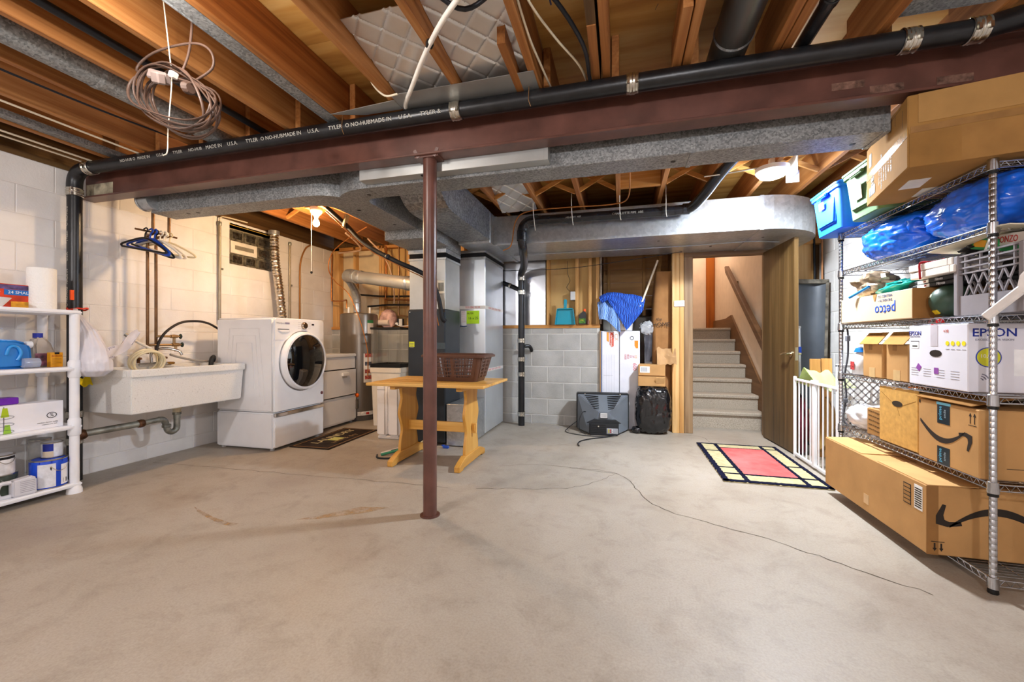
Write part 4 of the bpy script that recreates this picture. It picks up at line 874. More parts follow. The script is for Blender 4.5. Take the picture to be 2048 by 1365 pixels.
# flexible dryer duct
o = T('flexible_duct', 'crinkled silver dryer duct rising behind the washer', 'duct', (-3.94, 3.98, 1.0)); P = catmull([(.03, .05, 0), (.02, .04, .33), (.0, .01, .7), (-.02, -.02, 1.0), (-.03, -.03, 1.33)], 30); MB().sweep(P, [.046 + .006 * math.sin(i * 1.9) for i in range(len(P))], 18).build('hose', M('d6cfc4', .22, 1, .08, 30, .5, 'crinkled_foil'), o, smooth=25)
MB().lathe([(.055, 1.30), (.06, 1.31), (.06, 1.345)], (-.03, -.03, 0), 18).build('collar', M_GALVB, o)
# ---------------------------------------------------------------- washer on pedestal
M_ENAM = M('eceef2', .22, var=.01, coat=.3, name='white_enamel'); M_DGLASS = M('0b0c10', .05, 0, .1, 3, 0, 'dark_door_glass', coat=1)
wa = T('washing_machine', 'white front load washer with dark round door beside the sink', 'washer', (-3.53, 3.497, 0), R(91))
MB().box(-.34, .34, -.335, .34, .365, 1.273).build('cabinet', M_ENAM, wa, .018, 3, 50)
MB().prism([(-.34, 1.05), (.34, 1.05), (.34, 1.255), (.32, 1.272), (-.32, 1.272), (-.34, 1.255)], -.352, -.33, 'xz').build('control_panel', M_ENAM, wa, .008, 2, 50)
fp = [(-.34, .37), (.34, .37), (.34, 1.06)] + [(.34 - .068 * k, 1.06 + .045 * math.sin(math.pi * k / 10)) for k in range(1, 10)] + [(-.34, 1.06)]
MB().prism(fp, -.35, -.33, 'xz').build('front_panel', M_ENAM, wa, .006, 2)
dr = MB().lathe([(.296, .33), (.298, .345), (.296, .38), (.286, .408), (.270, .412), (.262, .402)], (.022, 0, .845), 56, 'y', False); dr.v = [(x, -y, z) for x, y, z in dr.v]
door = dr.build('door', M_ENAM, wa, smooth=50)
gl = MB().lathe([(.268, .404), (.22, .424), (.15, .440), (.07, .449), (0, .45)], (.022, 0, .845), 56, 'y', False); gl.v = [(x, -y, z) for x, y, z in gl.v]; gl.build('door_glass', M_DGLASS, door, smooth=60)
rg = MB().lathe([(.298, .34), (.310, .350), (.304, .356), (.296, .35)], (.022, 0, .845), 56, 'y', False); rg.v = [(x, -y, z) for x, y, z in rg.v]; rg.build('door_ring', M('9a9da3', .3, .6), door, smooth=50)
kn = MB().lathe([(.0, .38), (.03, .378), (.036, .37), (.036, .35)], (.035, 0, 1.205), 28, 'y'); kn.v = [(x, -y, z) for x, y, z in kn.v]; kn.build('dial', M('a89c90', .2, 1), wa, smooth=40)
MB().box(-.30, -.16, -.3535, -.351, 1.158, 1.166).build('dispenser_slot', M('4a4a55', .4), wa)
MB().prism([(-.305, 1.155), (-.15, 1.155), (-.17, 1.135), (-.25, 1.128)], -.357, -.351, 'xz').build('dispenser_pull', M_ENAM, wa, .003)
MB().box(.15, .185, -.3535, -.351, 1.212, 1.228).build('display', M_BLK, wa); MB().box(-.21, -.155, -.3535, -.351, 1.214, 1.23).build('badge', M('8a86a0', .4), wa)
text('Whirlpool', .026, (-.265, -.3525, 1.222), (R(90), 0, 0), M('9a9ca6', .4), wa)
for k in range(4):
    for s_ in (-.045, .10): MB().box(s_, s_ + .04, -.3528, -.3515, 1.235 - k * .02, 1.2375 - k * .02).build('print', M('a9adb8', .5), wa)
dd = MB().lathe([(.0, .356), (.018, .355), (.018, .34)], (.305, 0, .48), 16, 'y'); dd.v = [(x, -y, z) for x, y, z in dd.v]; dd.build('round_sticker', M('7a4a50', .5, var=.4, sc=60), wa)
MB().box(-.338, .338, -.33, .34, .02, .36).build('pedestal', M_ENAM, wa, .012, 2)
MB().box(-.338, .338, -.35, -.332, .03, .325).build('drawer_front', M_ENAM, wa, .008, 2)
MB().prism([(-.338, -.352), (-.33, -.36), (-.2, -.372), (0, -.376), (.2, -.372), (.33, -.36), (.338, -.352), (.338, -.335), (-.338, -.335)], .325, .357).build('drawer_handle', M('d6d6d8', .12, 1), wa, .003)
for sgn, sx in ((-1, 1), (1, 1)):
    for q in (.10, .17, .24):   # embossed frames on the cabinet sides
        MB().sweep([(sgn * .3402, -.03 - q * .9, .70 - q * 1.1), (sgn * .3402, -.03 - q * .6, .93 + q), (sgn * .3402, .03 + q * .6, .93 + q), (sgn * .3402, .03 + q * .9, .70 - q * 1.1)], .004, 6).build('side_emboss', M_ENAM, wa, smooth=60)
for x in (-.30, .30):
    for y in (-.29, .29): MB().cyl((x, y, 0), (x, y, .022), .02, n=12).build('foot', M('a0a0a0', .5), wa)
# dryer
dy = T('clothes_dryer', 'lower white dryer with pull down door behind the washer', 'dryer', (-3.65, 4.26, 0), R(90))
MB().box(-.335, .335, -.325, .32, .03, .845).build('cabinet', M_ENAM, dy, .01, 2)
MB().box(-.337, .337, -.337, .32, .845, .885).build('top', M_ENAM, dy, .008, 2)
MB().box(-.30, .325, -.345, -.322, .36, .70).build('door', M_ENAM, dy, .012, 2)
MB().box(-.33, .33, -.338, -.322, .05, .335).build('kick_panel', M_ENAM, dy, .006, 2)
hd = MB().box(.03, .15, -.375, -.343, .615, .655).build('handle', M('f4f4f2', .3), dy, .006, 2); MB().box(.045, .135, -.352, -.343, .59, .617).build('handle_recess', M('b9b4ac', .4), dy)
for x in (-.3, .3): MB().cyl((x, -.28, 0), (x, -.28, .035), .02, n=12).build('foot', M('8a8a8a', .5), dy)
# floor mat
o = T('floor_mat', 'dark brown rubber mat with pale lettering in front of the washer', 'mat', (-2.96, 3.78, .001), R(2))
MB().box(-.225, .225, -.44, .44, 0, .008).build('mat_base', M('2b211b', .7, var=.25, sc=14), o, .003)
for a in ((-.20, .20, .405, .415), (-.20, .20, -.415, -.405)): MB().box(*a, .0075, .0092).build('border', M('8a6a48', .7), o)
for x in (-.195, .195): MB().box(x - .005, x + .005, -.405, .405, .0075, .0092).build('border', M('8a6a48', .7), o)
text('LAUNDRY', .13, (-.06, .04, .0085), (0, 0, R(90)), M('c9b98a', .7), o, sx=1.1); text('wash & dry', .09, (.10, -.02, .0085), (0, 0, R(90)), M('8a6f4c', .7), o)
MB().box(-.03, .09, -.13, .0, .0078, .0089).build('green_square', M('b5b46a', .7), o)
# ================================================================ furnace corner
M_FURN = M('2c3238', .42, .2, .06, 6, 0, 'furnace_enamel')
fu = T('furnace', 'dark slate furnace cabinet with metal plenum behind the table', 'furnace', (-1.895, 4.12, 0))
MB().box(-.215, .198, -.35, .03, .03, 1.365).build('cabinet', M_FURN, fu, .006)
MB().box(-.205, .19, -.354, -.349, .68, 1.35).build('upper_door', M_FURN, fu, .004); MB().box(-.205, .19, -.354, -.349, .05, .665).build('lower_door', M_FURN, fu, .004)
MB().box(-.20, .195, -.345, .03, 1.366, 1.88).build('plenum', M_GALVS, fu, .003)
MB().box(-.205, .20, -.34, .03, 1.88, 1.935).build('canvas_collar', M('141416', .7), fu); MB().box(-.212, .205, -.352, .035, 1.930, 1.972).build('drive_cleat', M_GALVB, fu, .002)
MB().box(-.212, .205, -.35, .035, 1.862, 1.884).build('drive_cleat', M_GALVB, fu, .002)
vg = MB().box(-.015, .188, -.352, -.344, 1.52, 1.655).build('vent_register', M('e6e0cf', .5), fu, .003)
for q in (.015, .125):
    for k in range(6): MB().box(q + k * .010, q + .005 + k * .010, -.3532, -.3515, 1.545, 1.63).build('louver', M_BLK, vg)
for x0, x1, z0, z1, c in ((.03, .10, 1.20, 1.345, 'd6d6d8'), (.03, .085, 1.08, 1.15, 'e2e2e2'), (-.20, -.14, .985, 1.04, 'c9d631')):
    lb = MB().box(x0, x1, -.3555, -.3535, z0, z1).build('sticker', M(c, .5, var=.05, sc=40), fu)
    for k in range(4): MB().box(x0 + .008, x1 - .008, -.3562, -.3554, z1 - .02 - k * .014, z1 - .016 - k * .014).build('print', M('77777a', .6), lb)
text('DANGER', .014, (.065, -.3558, 1.335), (R(90), 0, 0), M('c03030', .5), fu)
o = MB().box(.045, .20, -.357, -.353, .965, 1.03).build('data_plate', M('3c4a52', .4), fu, .002)
MB().tube([(.07, -.36, .70), (.075, -.365, .45), (.06, -.37, .25), (-.0, -.38, .08), (-.06, -.39, .02)], .008, 8).build('condensate_tube', M('d8cfa8', .4), fu, smooth=60)
MB().lathe([(.014, -.012), (.016, 0), (.014, .012)], (.05, -.372, .20), 10).build('clamp', M_STEEL, fu)
for x, z in ((-.19, 1.34), (.19, 1.34), (.19, 1.25), (.19, .64)): MB().cyl((x, -.358, z), (x, -.353, z), .006, n=8).build('screw', M_STEEL, fu)
o = T('refrigerant_line', 'black foam wrapped line drooping from the joists to the furnace', 'pipe', (-1.9, 3.6, 1.9))
MB().tube([(-.85, -.25, .44), (-.73, -.10, .29), (-.56, -.06, .11), (-.23, -.06, -.07), (-.01, -.03, -.17), (.09, .08, -.25), (.16, .11, -.44), (.195, .11, -.62), (.225, .13, -.66)], .022, 12, 7).build('foam_sleeve', M('16181c', .6, var=.15), o, smooth=50)
for p, dx in (((-.30, -.06, -.035), 1), ((.105, .09, -.29), 0)): MB().sph(p, (.03, .03, .03)).build('tape_wrap', M('222429', .5), o, smooth=60)
MB().tube([(-.85, -.26, .40), (-.5, -.09, .05), (-.1, -.08, -.16), (.06, .07, -.27), (.12, .09, -.5), (.16, .11, -.70)], .005, 6, 6).build('liquid_tube', M('a06a3c', .4, .6), o, smooth=50)
MB().obox((-.73, -.12, .33), (.02, .05, .14), (0, R(15), 0)).build('strap', M('b9ab88', .5, .4), o)
# flue
fl_ = T('flue_pipe', 'grey metal flue pipe sloping from the water heater to the furnace', 'pipe', (-3.3, 4.5, 1.86))
MB().cyl((.03, -.03, .0), (1.20, -.36, -.20), .075, n=24).build('pipe', M_GALVS, fl_, smooth=50)
MB().tube([(-.17, .15, .03), (-.05, .02, .02), (.10, -.05, -.015)], .085, 20, 5).build('tee', M_GALVS, fl_, smooth=50)
for t in (.03, .12, .78): MB().lathe([(.078, -.03), (.084, -.01), (.084, .01), (.078, .03)], (.03 + t * 1.17, -.03 - t * .33, -t * .2), 24, 'x', False).build('crimp_band', M_GALVB, fl_, smooth=40)
MB().tube([(-.12, .10, -.03), (-.14, .22, -.12), (-.15, .29, -.22), (-.155, .31, -.32), (-.155, .31, -.43)], .05, 16, 6).build('riser', M_GALVB, fl_, smooth=50)
for z in (-.2, -.3): MB().lathe([(.051, -.008), (.055, 0), (.051, .008)], (-.152, .30, z), 16, 'z', False).build('crimp_band', M_GALVB, fl_)
wh = T('water_heater', 'tall taupe metal water heater tank between dryer and furnace', 'water heater', (-3.44, 4.835, 0))
M_WH = M('716960', .3, .55, .03, 4, 0, 'taupe_tank')
MB().lathe([(.235, .06), (.24, .065), (.24, 1.38), (.235, 1.40), (.205, 1.412), (0, 1.42)], n=48).build('tank', M_WH, wh, smooth=40)
MB().lathe([(.236, 0), (.241, .005), (.241, .06)], n=48).build('base', M('4a4642', .5), wh, smooth=40)
def curved(root, r, a0, a1, z0, z1, mt, name='label'):
    n = 8; pts = [(math.cos(R(a0 + (a1 - a0) * k / n)) * r, math.sin(R(a0 + (a1 - a0) * k / n)) * r) for k in range(n + 1)]
    return MB().add([(x, y, z0) for x, y in pts] + [(x, y, z1) for x, y in pts], [(k, k + 1, n + 2 + k, n + 1 + k) for k in range(n)]).build(name, mt, root, smooth=60)
curved(wh, .2412, -30, -8, 1.14, 1.28, M('cfc6ba', .5)); curved(wh, .2412, -30, -8, 1.28, 1.32, M('2f7a48', .5), 'green_label')
curved(wh, .2412, -42, -8, .50, .88, M('d9d4cc', .5, var=.05)); 
for z in (.83, .72, .62, .54): curved(wh, .2418, -38, -12, z, z + .05, M('a05048' if z != .72 else '50505a', .5, var=.5, sc=50), 'pictogram')
curved(wh, .2412, -60, -10, .07, .12, M('d6d0c8', .5, var=.15, sc=30)); curved(wh, .2418, -34, -24, .08, .11, M('b03028', .5), 'red_mark')
MB().sph((.12, -.215, .34), (.028, .02, .028)).build('orange_cap', M('ff6a10', .4), wh, smooth=60); MB().cyl((.11, -.23, .17), (.11, -.23, .29), .035, n=16).build('gas_valve', M('6e6862', .4, .4), wh, smooth=40)
for x, y in ((-.13, -.05), (.13, .05)): MB().cyl((x, y, 1.41), (x, y, 1.50), .014, n=10).build('nipple', M_PORC, wh)
o = wh
cable('copper_pipe', 'copper pipe dropping down the corner to the heater top', [(-3.99, 4.98, 2.30), (-3.98, 4.96, 1.9), (-3.975, 4.95, 1.66), (-3.95, 4.95, 1.61), (-3.75, 4.9, 1.60), (-3.63, 4.80, 1.60), (-3.59, 4.77, 1.58), (-3.587, 4.762, 1.48)], .010, M('b0713a', .3, .8), 'pipe', 4)
cable('copper_pipe', 'copper pipe standing on the stud wall left of the furnace', [(-3.12, 4.98, 2.34), (-3.12, 4.98, 1.7), (-3.12, 4.97, 1.61), (-2.9, 4.97, 1.60), (-2.6, 4.97, 1.585)], .010, M('9a6034', .3, .8), 'pipe', 3)
cable('copper_pipe', 'copper pipe hooking back to the furnace side', [(-2.93, 4.99, 2.34), (-2.93, 4.99, 1.75), (-2.93, 4.98, 1.42), (-2.90, 4.98, 1.385), (-2.75, 4.98, 1.37), (-2.66, 4.95, 1.37)], .012, M('8c6a48', .35, .7), 'pipe', 3)
cable('gas_pipe', 'dark horizontal pipe across the studs behind the heater', [(-3.55, 5.0, 1.69), (-3.2, 5.0, 1.66), (-2.8, 5.0, 1.65), (-2.3, 5.0, 1.64)], .013, M_IRON, 'pipe', 3)
cable('gas_pipe', 'lower dark pipe behind the heater ending in a black valve', [(-3.40, 4.97, 1.52), (-3.1, 4.97, 1.535), (-2.75, 4.97, 1.53)], .013, M_IRON, 'pipe', 3)
cable('pale_tube', 'pale plastic tube looping under the joists over the heater', [(-3.25, 4.3, 2.36), (-3.25, 4.5, 2.30), (-3.32, 4.7, 2.25), (-3.55, 4.8, 2.25), (-3.78, 4.85, 2.26)], .012, M('c9a88c', .45), 'tube')
cable('copper_tube', 'thin copper tube swinging from the joists down past the heater', [(-2.75, 4.0, 2.32), (-3.2, 4.3, 2.30), (-3.55, 4.45, 2.18), (-3.62, 4.45, 1.98), (-3.50, 4.42, 1.80), (-3.30, 4.40, 1.65), (-3.20, 4.42, 1.45), (-3.12, 4.45, 1.2), (-3.08, 4.5, .9), (-3.08, 4.5, .6)], .006, M('c07a3c', .35, .7), 'tube')
cable('pale_tube', 'pale plastic tube hanging down in front of the studs', [(-3.15, 4.6, 2.36), (-3.05, 4.75, 2.2), (-2.98, 4.85, 2.0), (-2.95, 4.9, 1.7), (-2.96, 4.92, 1.55)], .010, M('cfae90', .45), 'tube')
o = T('outlet_box', 'small grey outlet with a white plug on the studs by the furnace', 'outlet', (-2.95, 5.06, 1.30)); MB().box(-.05, .05, -.03, .02, -.05, .05).build('box', M('3a3b40', .5), o, .003); MB().box(.0, .048, -.034, -.029, -.045, .045).build('cover', M('d0cdc8', .4), o); MB().sph((-.03, -.045, -.02), (.025, .02, .018)).build('plug', M_WHT, o, smooth=60); MB().tube([(-.03, -.05, -.03), (.05, -.06, -.055), (.2, -.06, -.04), (.27, -.06, .02)], .006, 6).build('cord', M_WHT, o)
o = T('wrapped_bundle', 'pink and white wrapped bundle on the sill behind the heater', 'bundle', (-3.10, 5.0, 1.246)); MB().sph((0, 0, .10), (.13, .06, .13), 20, 12, lambda d: 1 + .15 * noise.noise(d * 4)).build('wrap', M('dba79c', .5, var=.3, sc=9), o, smooth=60); MB().cyl((-.14, -.03, .05), (.05, -.05, .05), .04, n=16).build('roll', M('e0cfbf', .6), o, smooth=50)
# aquarium on a white bin
bn = T('storage_bin', 'white lidded bin under the empty aquarium', 'bin', (-2.775, 4.60, 0)); M_BIN = M('ddd3c2', .45, var=.03)
bb = MB(); frust(bb, -.18, .18, -.17, .17, 0, -.20, .20, -.19, .19, .66); bb.build('body', M_BIN, bn, .008); MB().box(-.21, .21, -.20, .20, .655, .72).build('lid', M_BIN, bn, .008, 2)
aq = T('aquarium', 'empty glass aquarium with black frame on the white bin', 'aquarium', (-2.775, 4.60, .722)); M_GLS = M('e8eeea', .03, 0, 0, trans=1, name='tank_glass', alpha=.25)
for bx in ((-.20, .20, -.19, -.184), (-.20, .20, .184, .19), (-.20, -.194, -.184, .184), (.194, .20, -.184, .184)): MB().box(*bx, .03, .47).build('pane', M_GLS, aq)
for z0, z1 in ((0, .045), (.465, .49)):
    for bx in ((-.206, .206, -.196, -.178), (-.206, .206, .178, .196), (-.206, -.188, -.178, .178), (.188, .206, -.178, .178)): MB().box(*bx, z0, z1).build('frame', M_BLK, aq)
MB().box(-.188, .188, -.178, .178, .01, .016).build('base', M('3a3d40', .3), aq)
# dehumidifier
dh = T('dehumidifier', 'white rounded dehumidifier with a side grille near the table', 'dehumidifier', (-2.40, 3.99, 0)); M_DH = M('e6e0da', .35, var=.015)
MB().box(-.14, -.015, -.135, .14, .03, .585).build('front_shell', M_DH, dh, .025, 3, 50); MB().box(-.012, .135, -.13, .135, .03, .575).build('rear_shell', M_DH, dh, .025, 3, 50)
MB().box(-.125, -.03, -.137, -.134, .525, .533).build('seam', M('b5aca4', .5), dh); MB().box(-.13, .125, -.12, .125, 0, .035).build('base', M('cfc8c0', .5), dh, .01)
for i in range(9):
    for k in range(6): MB().obox((.1355, -.09 + k * .036 + (.018 if i % 2 else 0), .27 + i * .03), (.004, .026, .011), (R(55 if (i + k) % 2 else -55), 0, 0)).build('grille_slot', M('4a4642', .5), dh)
MB().box(-.138, -.134, -.05, .0, .25, .33).build('bucket_grip', M('c9c2ba', .5), dh)
# ---------------------------------------------------------------- pine trestle table
M_PINEX = wood('honey_pine_top', 'b5802f', 'd3a052', 'dfb36a', 'x', 9, .35); M_PINEZ = wood('honey_pine', 'a87428', 'c99445', 'd8a85a', 'z', 14, .4); M_PINEY = wood('honey_pine_y', 'a87428', 'c99445', 'd8a85a', 'y', 14, .4)
tb = T('trestle_table', 'honey pine trestle table with curved legs behind the post', 'table', (-1.55, 3.34, 0))
for k in range(5): MB().box(-.52, .52, -.345 + k * .138, -.3455 + (k + 1) * .138, .677, .70).build('tabletop_plank', M_PINEX, tb, .004)
ctl = [(.15, .66), (.135, .60), (.125, .55), (.15, .48), (.165, .42), (.145, .36), (.125, .31), (.12, .26), (.14, .20), (.155, .13), (.155, .085)]
prof = [(-a, z) for a, z in catmull([(a, z, 0) for a, z in ctl], 4) and [(p.x, p.y) for p in catmull([(a, z, 0) for a, z in ctl], 4)]]
full = [(-a, z) for a, z in [(p.x, p.y) for p in catmull([(a, z, 0) for a, z in ctl], 4)]] + [(p.x, p.y) for p in reversed(catmull([(a, z, 0) for a, z in ctl], 4))]
for x in (-.315, .285):
    MB().prism(full, x - .013, x + .013, 'yz').build('leg_panel', M_PINEZ, tb, .003)
    MB().prism([(-.31, 0), (-.31, .045), (-.25, .07), (-.17, .095), (.17, .095), (.25, .07), (.31, .045), (.31, 0), (.24, 0), (.22, .012), (-.22, .012), (-.24, 0)], x - .025, x + .025, 'yz').build('foot', M_PINEY, tb, .004)
    MB().box(x - .025, x + .025, -.27, .27, .64, .678).build('cleat', M_PINEY, tb, .004)
MB().box(-.37, .34, -.014, .014, .255, .34).build('stretcher', M_PINEX, tb, .003)
for x in (-.345, .315): MB().box(x - .012, x + .012, -.022, .022, .275, .33).build('wedge', M_PINEZ, tb, .003)
# laundry basket
M_BSK = M('5a3d30', .4, var=.06)
bk = T('laundry_basket', 'brown plastic laundry basket on the pine table', 'basket', (-1.40, 3.40, .701))
bl, bw, bh = .27, .17, .235
def rr(l, w_, z, n=6, rad=.05):
    out = []
    for cx, cy, a0 in ((l - rad, w_ - rad, 0), (-l + rad, w_ - rad, 90), (-l + rad, -w_ + rad, 180), (l - rad, -w_ + rad, 270)):
        for k in range(n): a = R(a0 + 90 * k / (n - 1)); out.append((cx + rad * math.cos(a), cy + rad * math.sin(a), z))
    return out
MB().rings([rr(bl - .06, bw - .05, 0), rr(bl - .05, bw - .04, .035), rr(bl - .056, bw - .046, .035), rr(bl - .064, bw - .054, .006)]).build('bottom', M_BSK, bk, smooth=40)
MB().rings([rr(bl - .008, bw - .004, bh - .03), rr(bl + .02, bw + .02, bh - .028), rr(bl + .022, bw + .022, bh - .012), rr(bl + .004, bw + .006, bh), rr(bl - .012, bw - .01, bh - .004)], closed=True).build('rim', M_BSK, bk, smooth=40)
def bpt(t, s, side):   # point on the tapered wall
    k = .035 + (bh - .03 - .035) * s; f = s
    l = (bl - .05) + (.042) * f; w2 = (bw - .04) + .036 * f
    return {'f': (-l + .05 + (2 * l - .1) * t, -w2, k), 'b': (-l + .05 + (2 * l - .1) * t, w2, k), 'r': (l, -w2 + .05 + (2 * w2 - .1) * t, k), 'l': (-l, -w2 + .05 + (2 * w2 - .1) * t, k)}[side]
for side, nv_, up in (('f', 15, (0, 1, 0)), ('b', 15, (0, 1, 0)), ('r', 9, (1, 0, 0)), ('l', 9, (1, 0, 0))):
    for i in range(nv_): MB().bar(bpt(i / (nv_ - 1), 0, side), bpt(i / (nv_ - 1), 1, side), .03 if i in (0, nv_ - 1, nv_ // 2) else .0065, .004, up).build('slat', M_BSK, bk)
    for s in (.12, .31, .5, .69, .88): MB().bar(bpt(0, s, side), bpt(1, s, side), .008, .004, up).build('rail', M_BSK, bk)
for cx, cy, a0 in ((1, 1, 0), (-1, 1, 90), (-1, -1, 180), (1, -1, 270)):
    rs = []
    for s, k in ((0, .035), (1, bh - .03)):
        l = (bl - .05) + .042 * s; w2 = (bw - .04) + .036 * s; q = []
        for j in range(7): a = R(a0 + 90 * j / 6); q.append((cx * (l - .05) + .05 * math.cos(a), cy * (w2 - .05) + .05 * math.sin(a), k))
        rs.append(q)
    MB().add(rs[0] + rs[1], [(j, j + 1, 8 + j, 7 + j) for j in range(6)]).build('corner', M_BSK, bk, smooth=60)
# bits under the table
cable('green_hose', 'green and white hose ends heaped under the table', [(-2.12, 3.30, .012), (-2.02, 3.40, .03), (-1.95, 3.42, .06), (-1.93, 3.36, .1)], .012, M('3a8a6a', .5), 'hose')
cable('white_hose', 'white tube lying by the left table leg', [(-2.14, 3.33, .014), (-2.05, 3.46, .03), (-1.96, 3.60, .05)], .011, M('d9d4cc', .5), 'hose')
cable('black_cable', 'black cord coiled by the left table leg', [(-2.16, 3.30, .008), (-2.10, 3.22, .008), (-1.98, 3.24, .01), (-1.93, 3.34, .03), (-1.98, 3.44, .04), (-2.1, 3.40, .02)], .008, M_BCAB)
o = T('blue_clip', 'small blue clip on the floor in front of the furnace', 'clip', (-1.66, 3.70, 0)); MB().box(-.03, .03, -.015, .015, 0, .025).build('body', M('2a50b0', .4), o, .004); MB().box(-.04, -.02, -.012, .012, .02, .03).build('tab', M('2a50b0', .4), o)
# ================================================================ ledge of the block wall
o = T('dustpan', 'teal plastic dustpan standing on the block ledge', 'dustpan', (-.672, 5.045, 1.246)); M_TEAL = M('0e8fa5', .35, var=.02)
MB().prism([(-.125, 0), (.125, 0), (.10, .185), (-.10, .185)], -.012, .0, 'xz').build('pan', M_TEAL, o, .004); MB().prism([(-.10, .185), (.10, .185), (.09, .20), (-.09, .20)], -.045, .0, 'xz').build('back', M_TEAL, o, .004)
for s_ in (-1, 1): MB().prism([(s_ * .125, 0), (s_ * .10, .19), (s_ * .094, .19), (s_ * .117, 0)], -.045, .0, 'xz').build('side_wall', M_TEAL, o)
MB().prism([(-.018, .198), (.018, .198), (.022, .30), (.012, .312), (-.012, .312), (-.016, .30)], -.025, -.005, 'xz').build('handle', M_TEAL, o, .005, 2)
o = T('oil_bottle', 'black motor oil bottle with an orange cap on the block ledge', 'bottle', (-.462, 5.055, 1.246)); MB().prism([(-.045, 0), (.045, 0), (.045, .13), (.03, .155), (.012, .165), (-.045, .12)], -.028, .028, 'xz').build('body', M('16171a', .3), o, .008, 2, 50); MB().cyl((.024, 0, .158), (.024, 0, .19), .014).build('cap', M('ff5a1c', .4), o); MB().box(-.04, .035, -.0295, -.0275, .015, .075).build('label', M('3c6a20', .4, var=.5, sc=50), o); text('OIL', .026, (-.005, -.0298, .05), (R(90), 0, 0), M('d8c23a', .4), o)
o = tag(MB().lathe([(.014, 0), (.014, .045), (.010, .05), (.010, .055), (0, .055)], n=14).build('small_vial', M('7a4a3a', .4), smooth=40), 'tiny reddish bottle beside the oil bottle', 'bottle'); o.location = (-.395, 5.05, 1.246)
o = T('outlet_box', 'white electrical box on the stud above the dustpan', 'outlet', (-.585, 5.11, 1.60)); MB().box(-.03, .03, -.04, .03, -.05, .055).build('box', M('d9d8d4', .4), o, .003); MB().box(-.026, .026, -.0415, -.0395, -.045, .05).build('cover', M('c4c4c0', .3), o)
cable('black_cable', 'thin dark wire squiggling down the tan panel to the box', [(-.66, 5.165, 2.05), (-.66, 5.16, 1.9), (-.63, 5.16, 1.8), (-.67, 5.16, 1.72), (-.62, 5.13, 1.66), (-.60, 5.10, 1.63)], .003, M('6b604a', .5))
cable('conduit', 'rusty pipe standing at the end of the block wall', [(-.245, 5.06, 1.25), (-.245, 5.06, 1.7), (-.245, 5.06, 2.35)], .014, M('8a7a6a', .5, .5, .25), 'pipe', 2)
o = T('light_switch', 'white switch plate on the bare stud left of the door', 'switch', (.628, 4.978, 1.47)); MB().box(-.055, .055, -.007, .006, -.033, .033).build('plate', M_WHT, o, .003); MB().box(-.012, .004, -.016, -.006, -.006, .006).build('toggle', M_WHT, o); MB().cyl((.035, -.009, 0), (.035, -.006, 0), .005, n=8).build('screw', M('8a8a8a', .4), o)
# ================================================================ under-stair clutter
M_CARDW = M('e4e5ee', .5, var=.015)
o = T('tall_carton', 'tall white carton printed in red and orange at the block wall end', 'box', (-.02, 5.19, 0))
MB().box(-.225, .225, -.14, .14, 0, 1.165).build('carton', M_CARDW, o, .004); MB().box(-.235, -.226, -.145, .14, 0, 1.17).build('kraft_edge', M('b08a5c', .7), o)
MB().box(-.012, -.004, -.1415, -.139, 0, 1.16).build('seam', M('4a4a58', .6), o); MB().box(-.222, -.208, -.1415, -.139, 0, 1.16).build('edge_print', M('6a7aa0', .6), o)
MB().prism([(-.12, 1.15), (-.075, 1.15), (-.075, .985), (-.095, .97), (-.12, 1.0)], -.1425, -.139, 'xz').build('red_flag', M('d8401e', .5), o); MB().prism([(-.155, 1.15), (-.13, 1.15), (-.13, 1.03), (-.155, 1.05)], -.1425, -.139, 'xz').build('orange_flag', M('e89a3a', .5), o)
MB().prism([(.165, 1.05), (.205, 1.05), (.205, .96), (.18, .96), (.165, .99)], -.1425, -.139, 'xz').build('orange_flag', M('ef8a28', .5), o)
text('Coleman', .05, (-.098, -.143, 1.065), (R(90), R(90), 0), M_WHT, o); text('CX', .06, (-.045, -.141, 1.09), (R(90), R(90), 0), M('e0b080', .5), o)
MB().sweep([(.135 + .02 * math.cos(a * .4), -.1415, 1.08 + .02 * math.sin(a * .4)) for a in range(16)], .003, 5, True).build('round_mark', M_BLK, o); text('600', .06, (.165, -.141, .74), (R(90), R(90), 0), M('d85a5a', .5), o)
for k in range(5): text(('1000', '850', 'IX', '3F', 'X8')[k], .035, (.06 + .03 * k, -.141, .86), (R(90), R(90), 0), M('c85a50' if k != 4 else 'e0a030', .5), o)
for k in range(9): MB().box(-.195, -.185 + .1 * (k % 3 == 0), -.141, -.1395, .12 + k * .085, .123 + k * .085).build('print', M('b9bcc8', .6), o)
for k in range(5): MB().box(-.19 + k * .03, -.188 + k * .03, -.141, -.1395, .1, .88).build('print', M('b9bcc8', .6), o)
MB().box(.225, .228, -.1, .1, .06, .34).build('red_side', M('c03020', .5), o)
bu = T('plastic_bucket', 'white bucket with dark print standing on the tall carton', 'bucket', (-.005, 5.18, 1.17)); b_ = MB().lathe([(.125, 0), (.128, .004), (.15, .24), (.156, .242), (.156, .255), (.148, .255), (.122, .008), (0, .008)], n=36).build('body', M('e9e6e0', .4), bu, smooth=35)
text('TSC', .045, (-.06, -.1385, .06), (R(97), 0, R(-20)), M('333a44', .5), bu); text('GAL!', .045, (.06, -.1385, .06), (R(97), 0, R(22)), M('333a44', .5), bu)
def quilt(name, lb, mat, fn, nu=44, nv=44): return tag(MB().sheet(nu, nv, fn, .008).build(name, mat, smooth=50), lb, 'blanket')
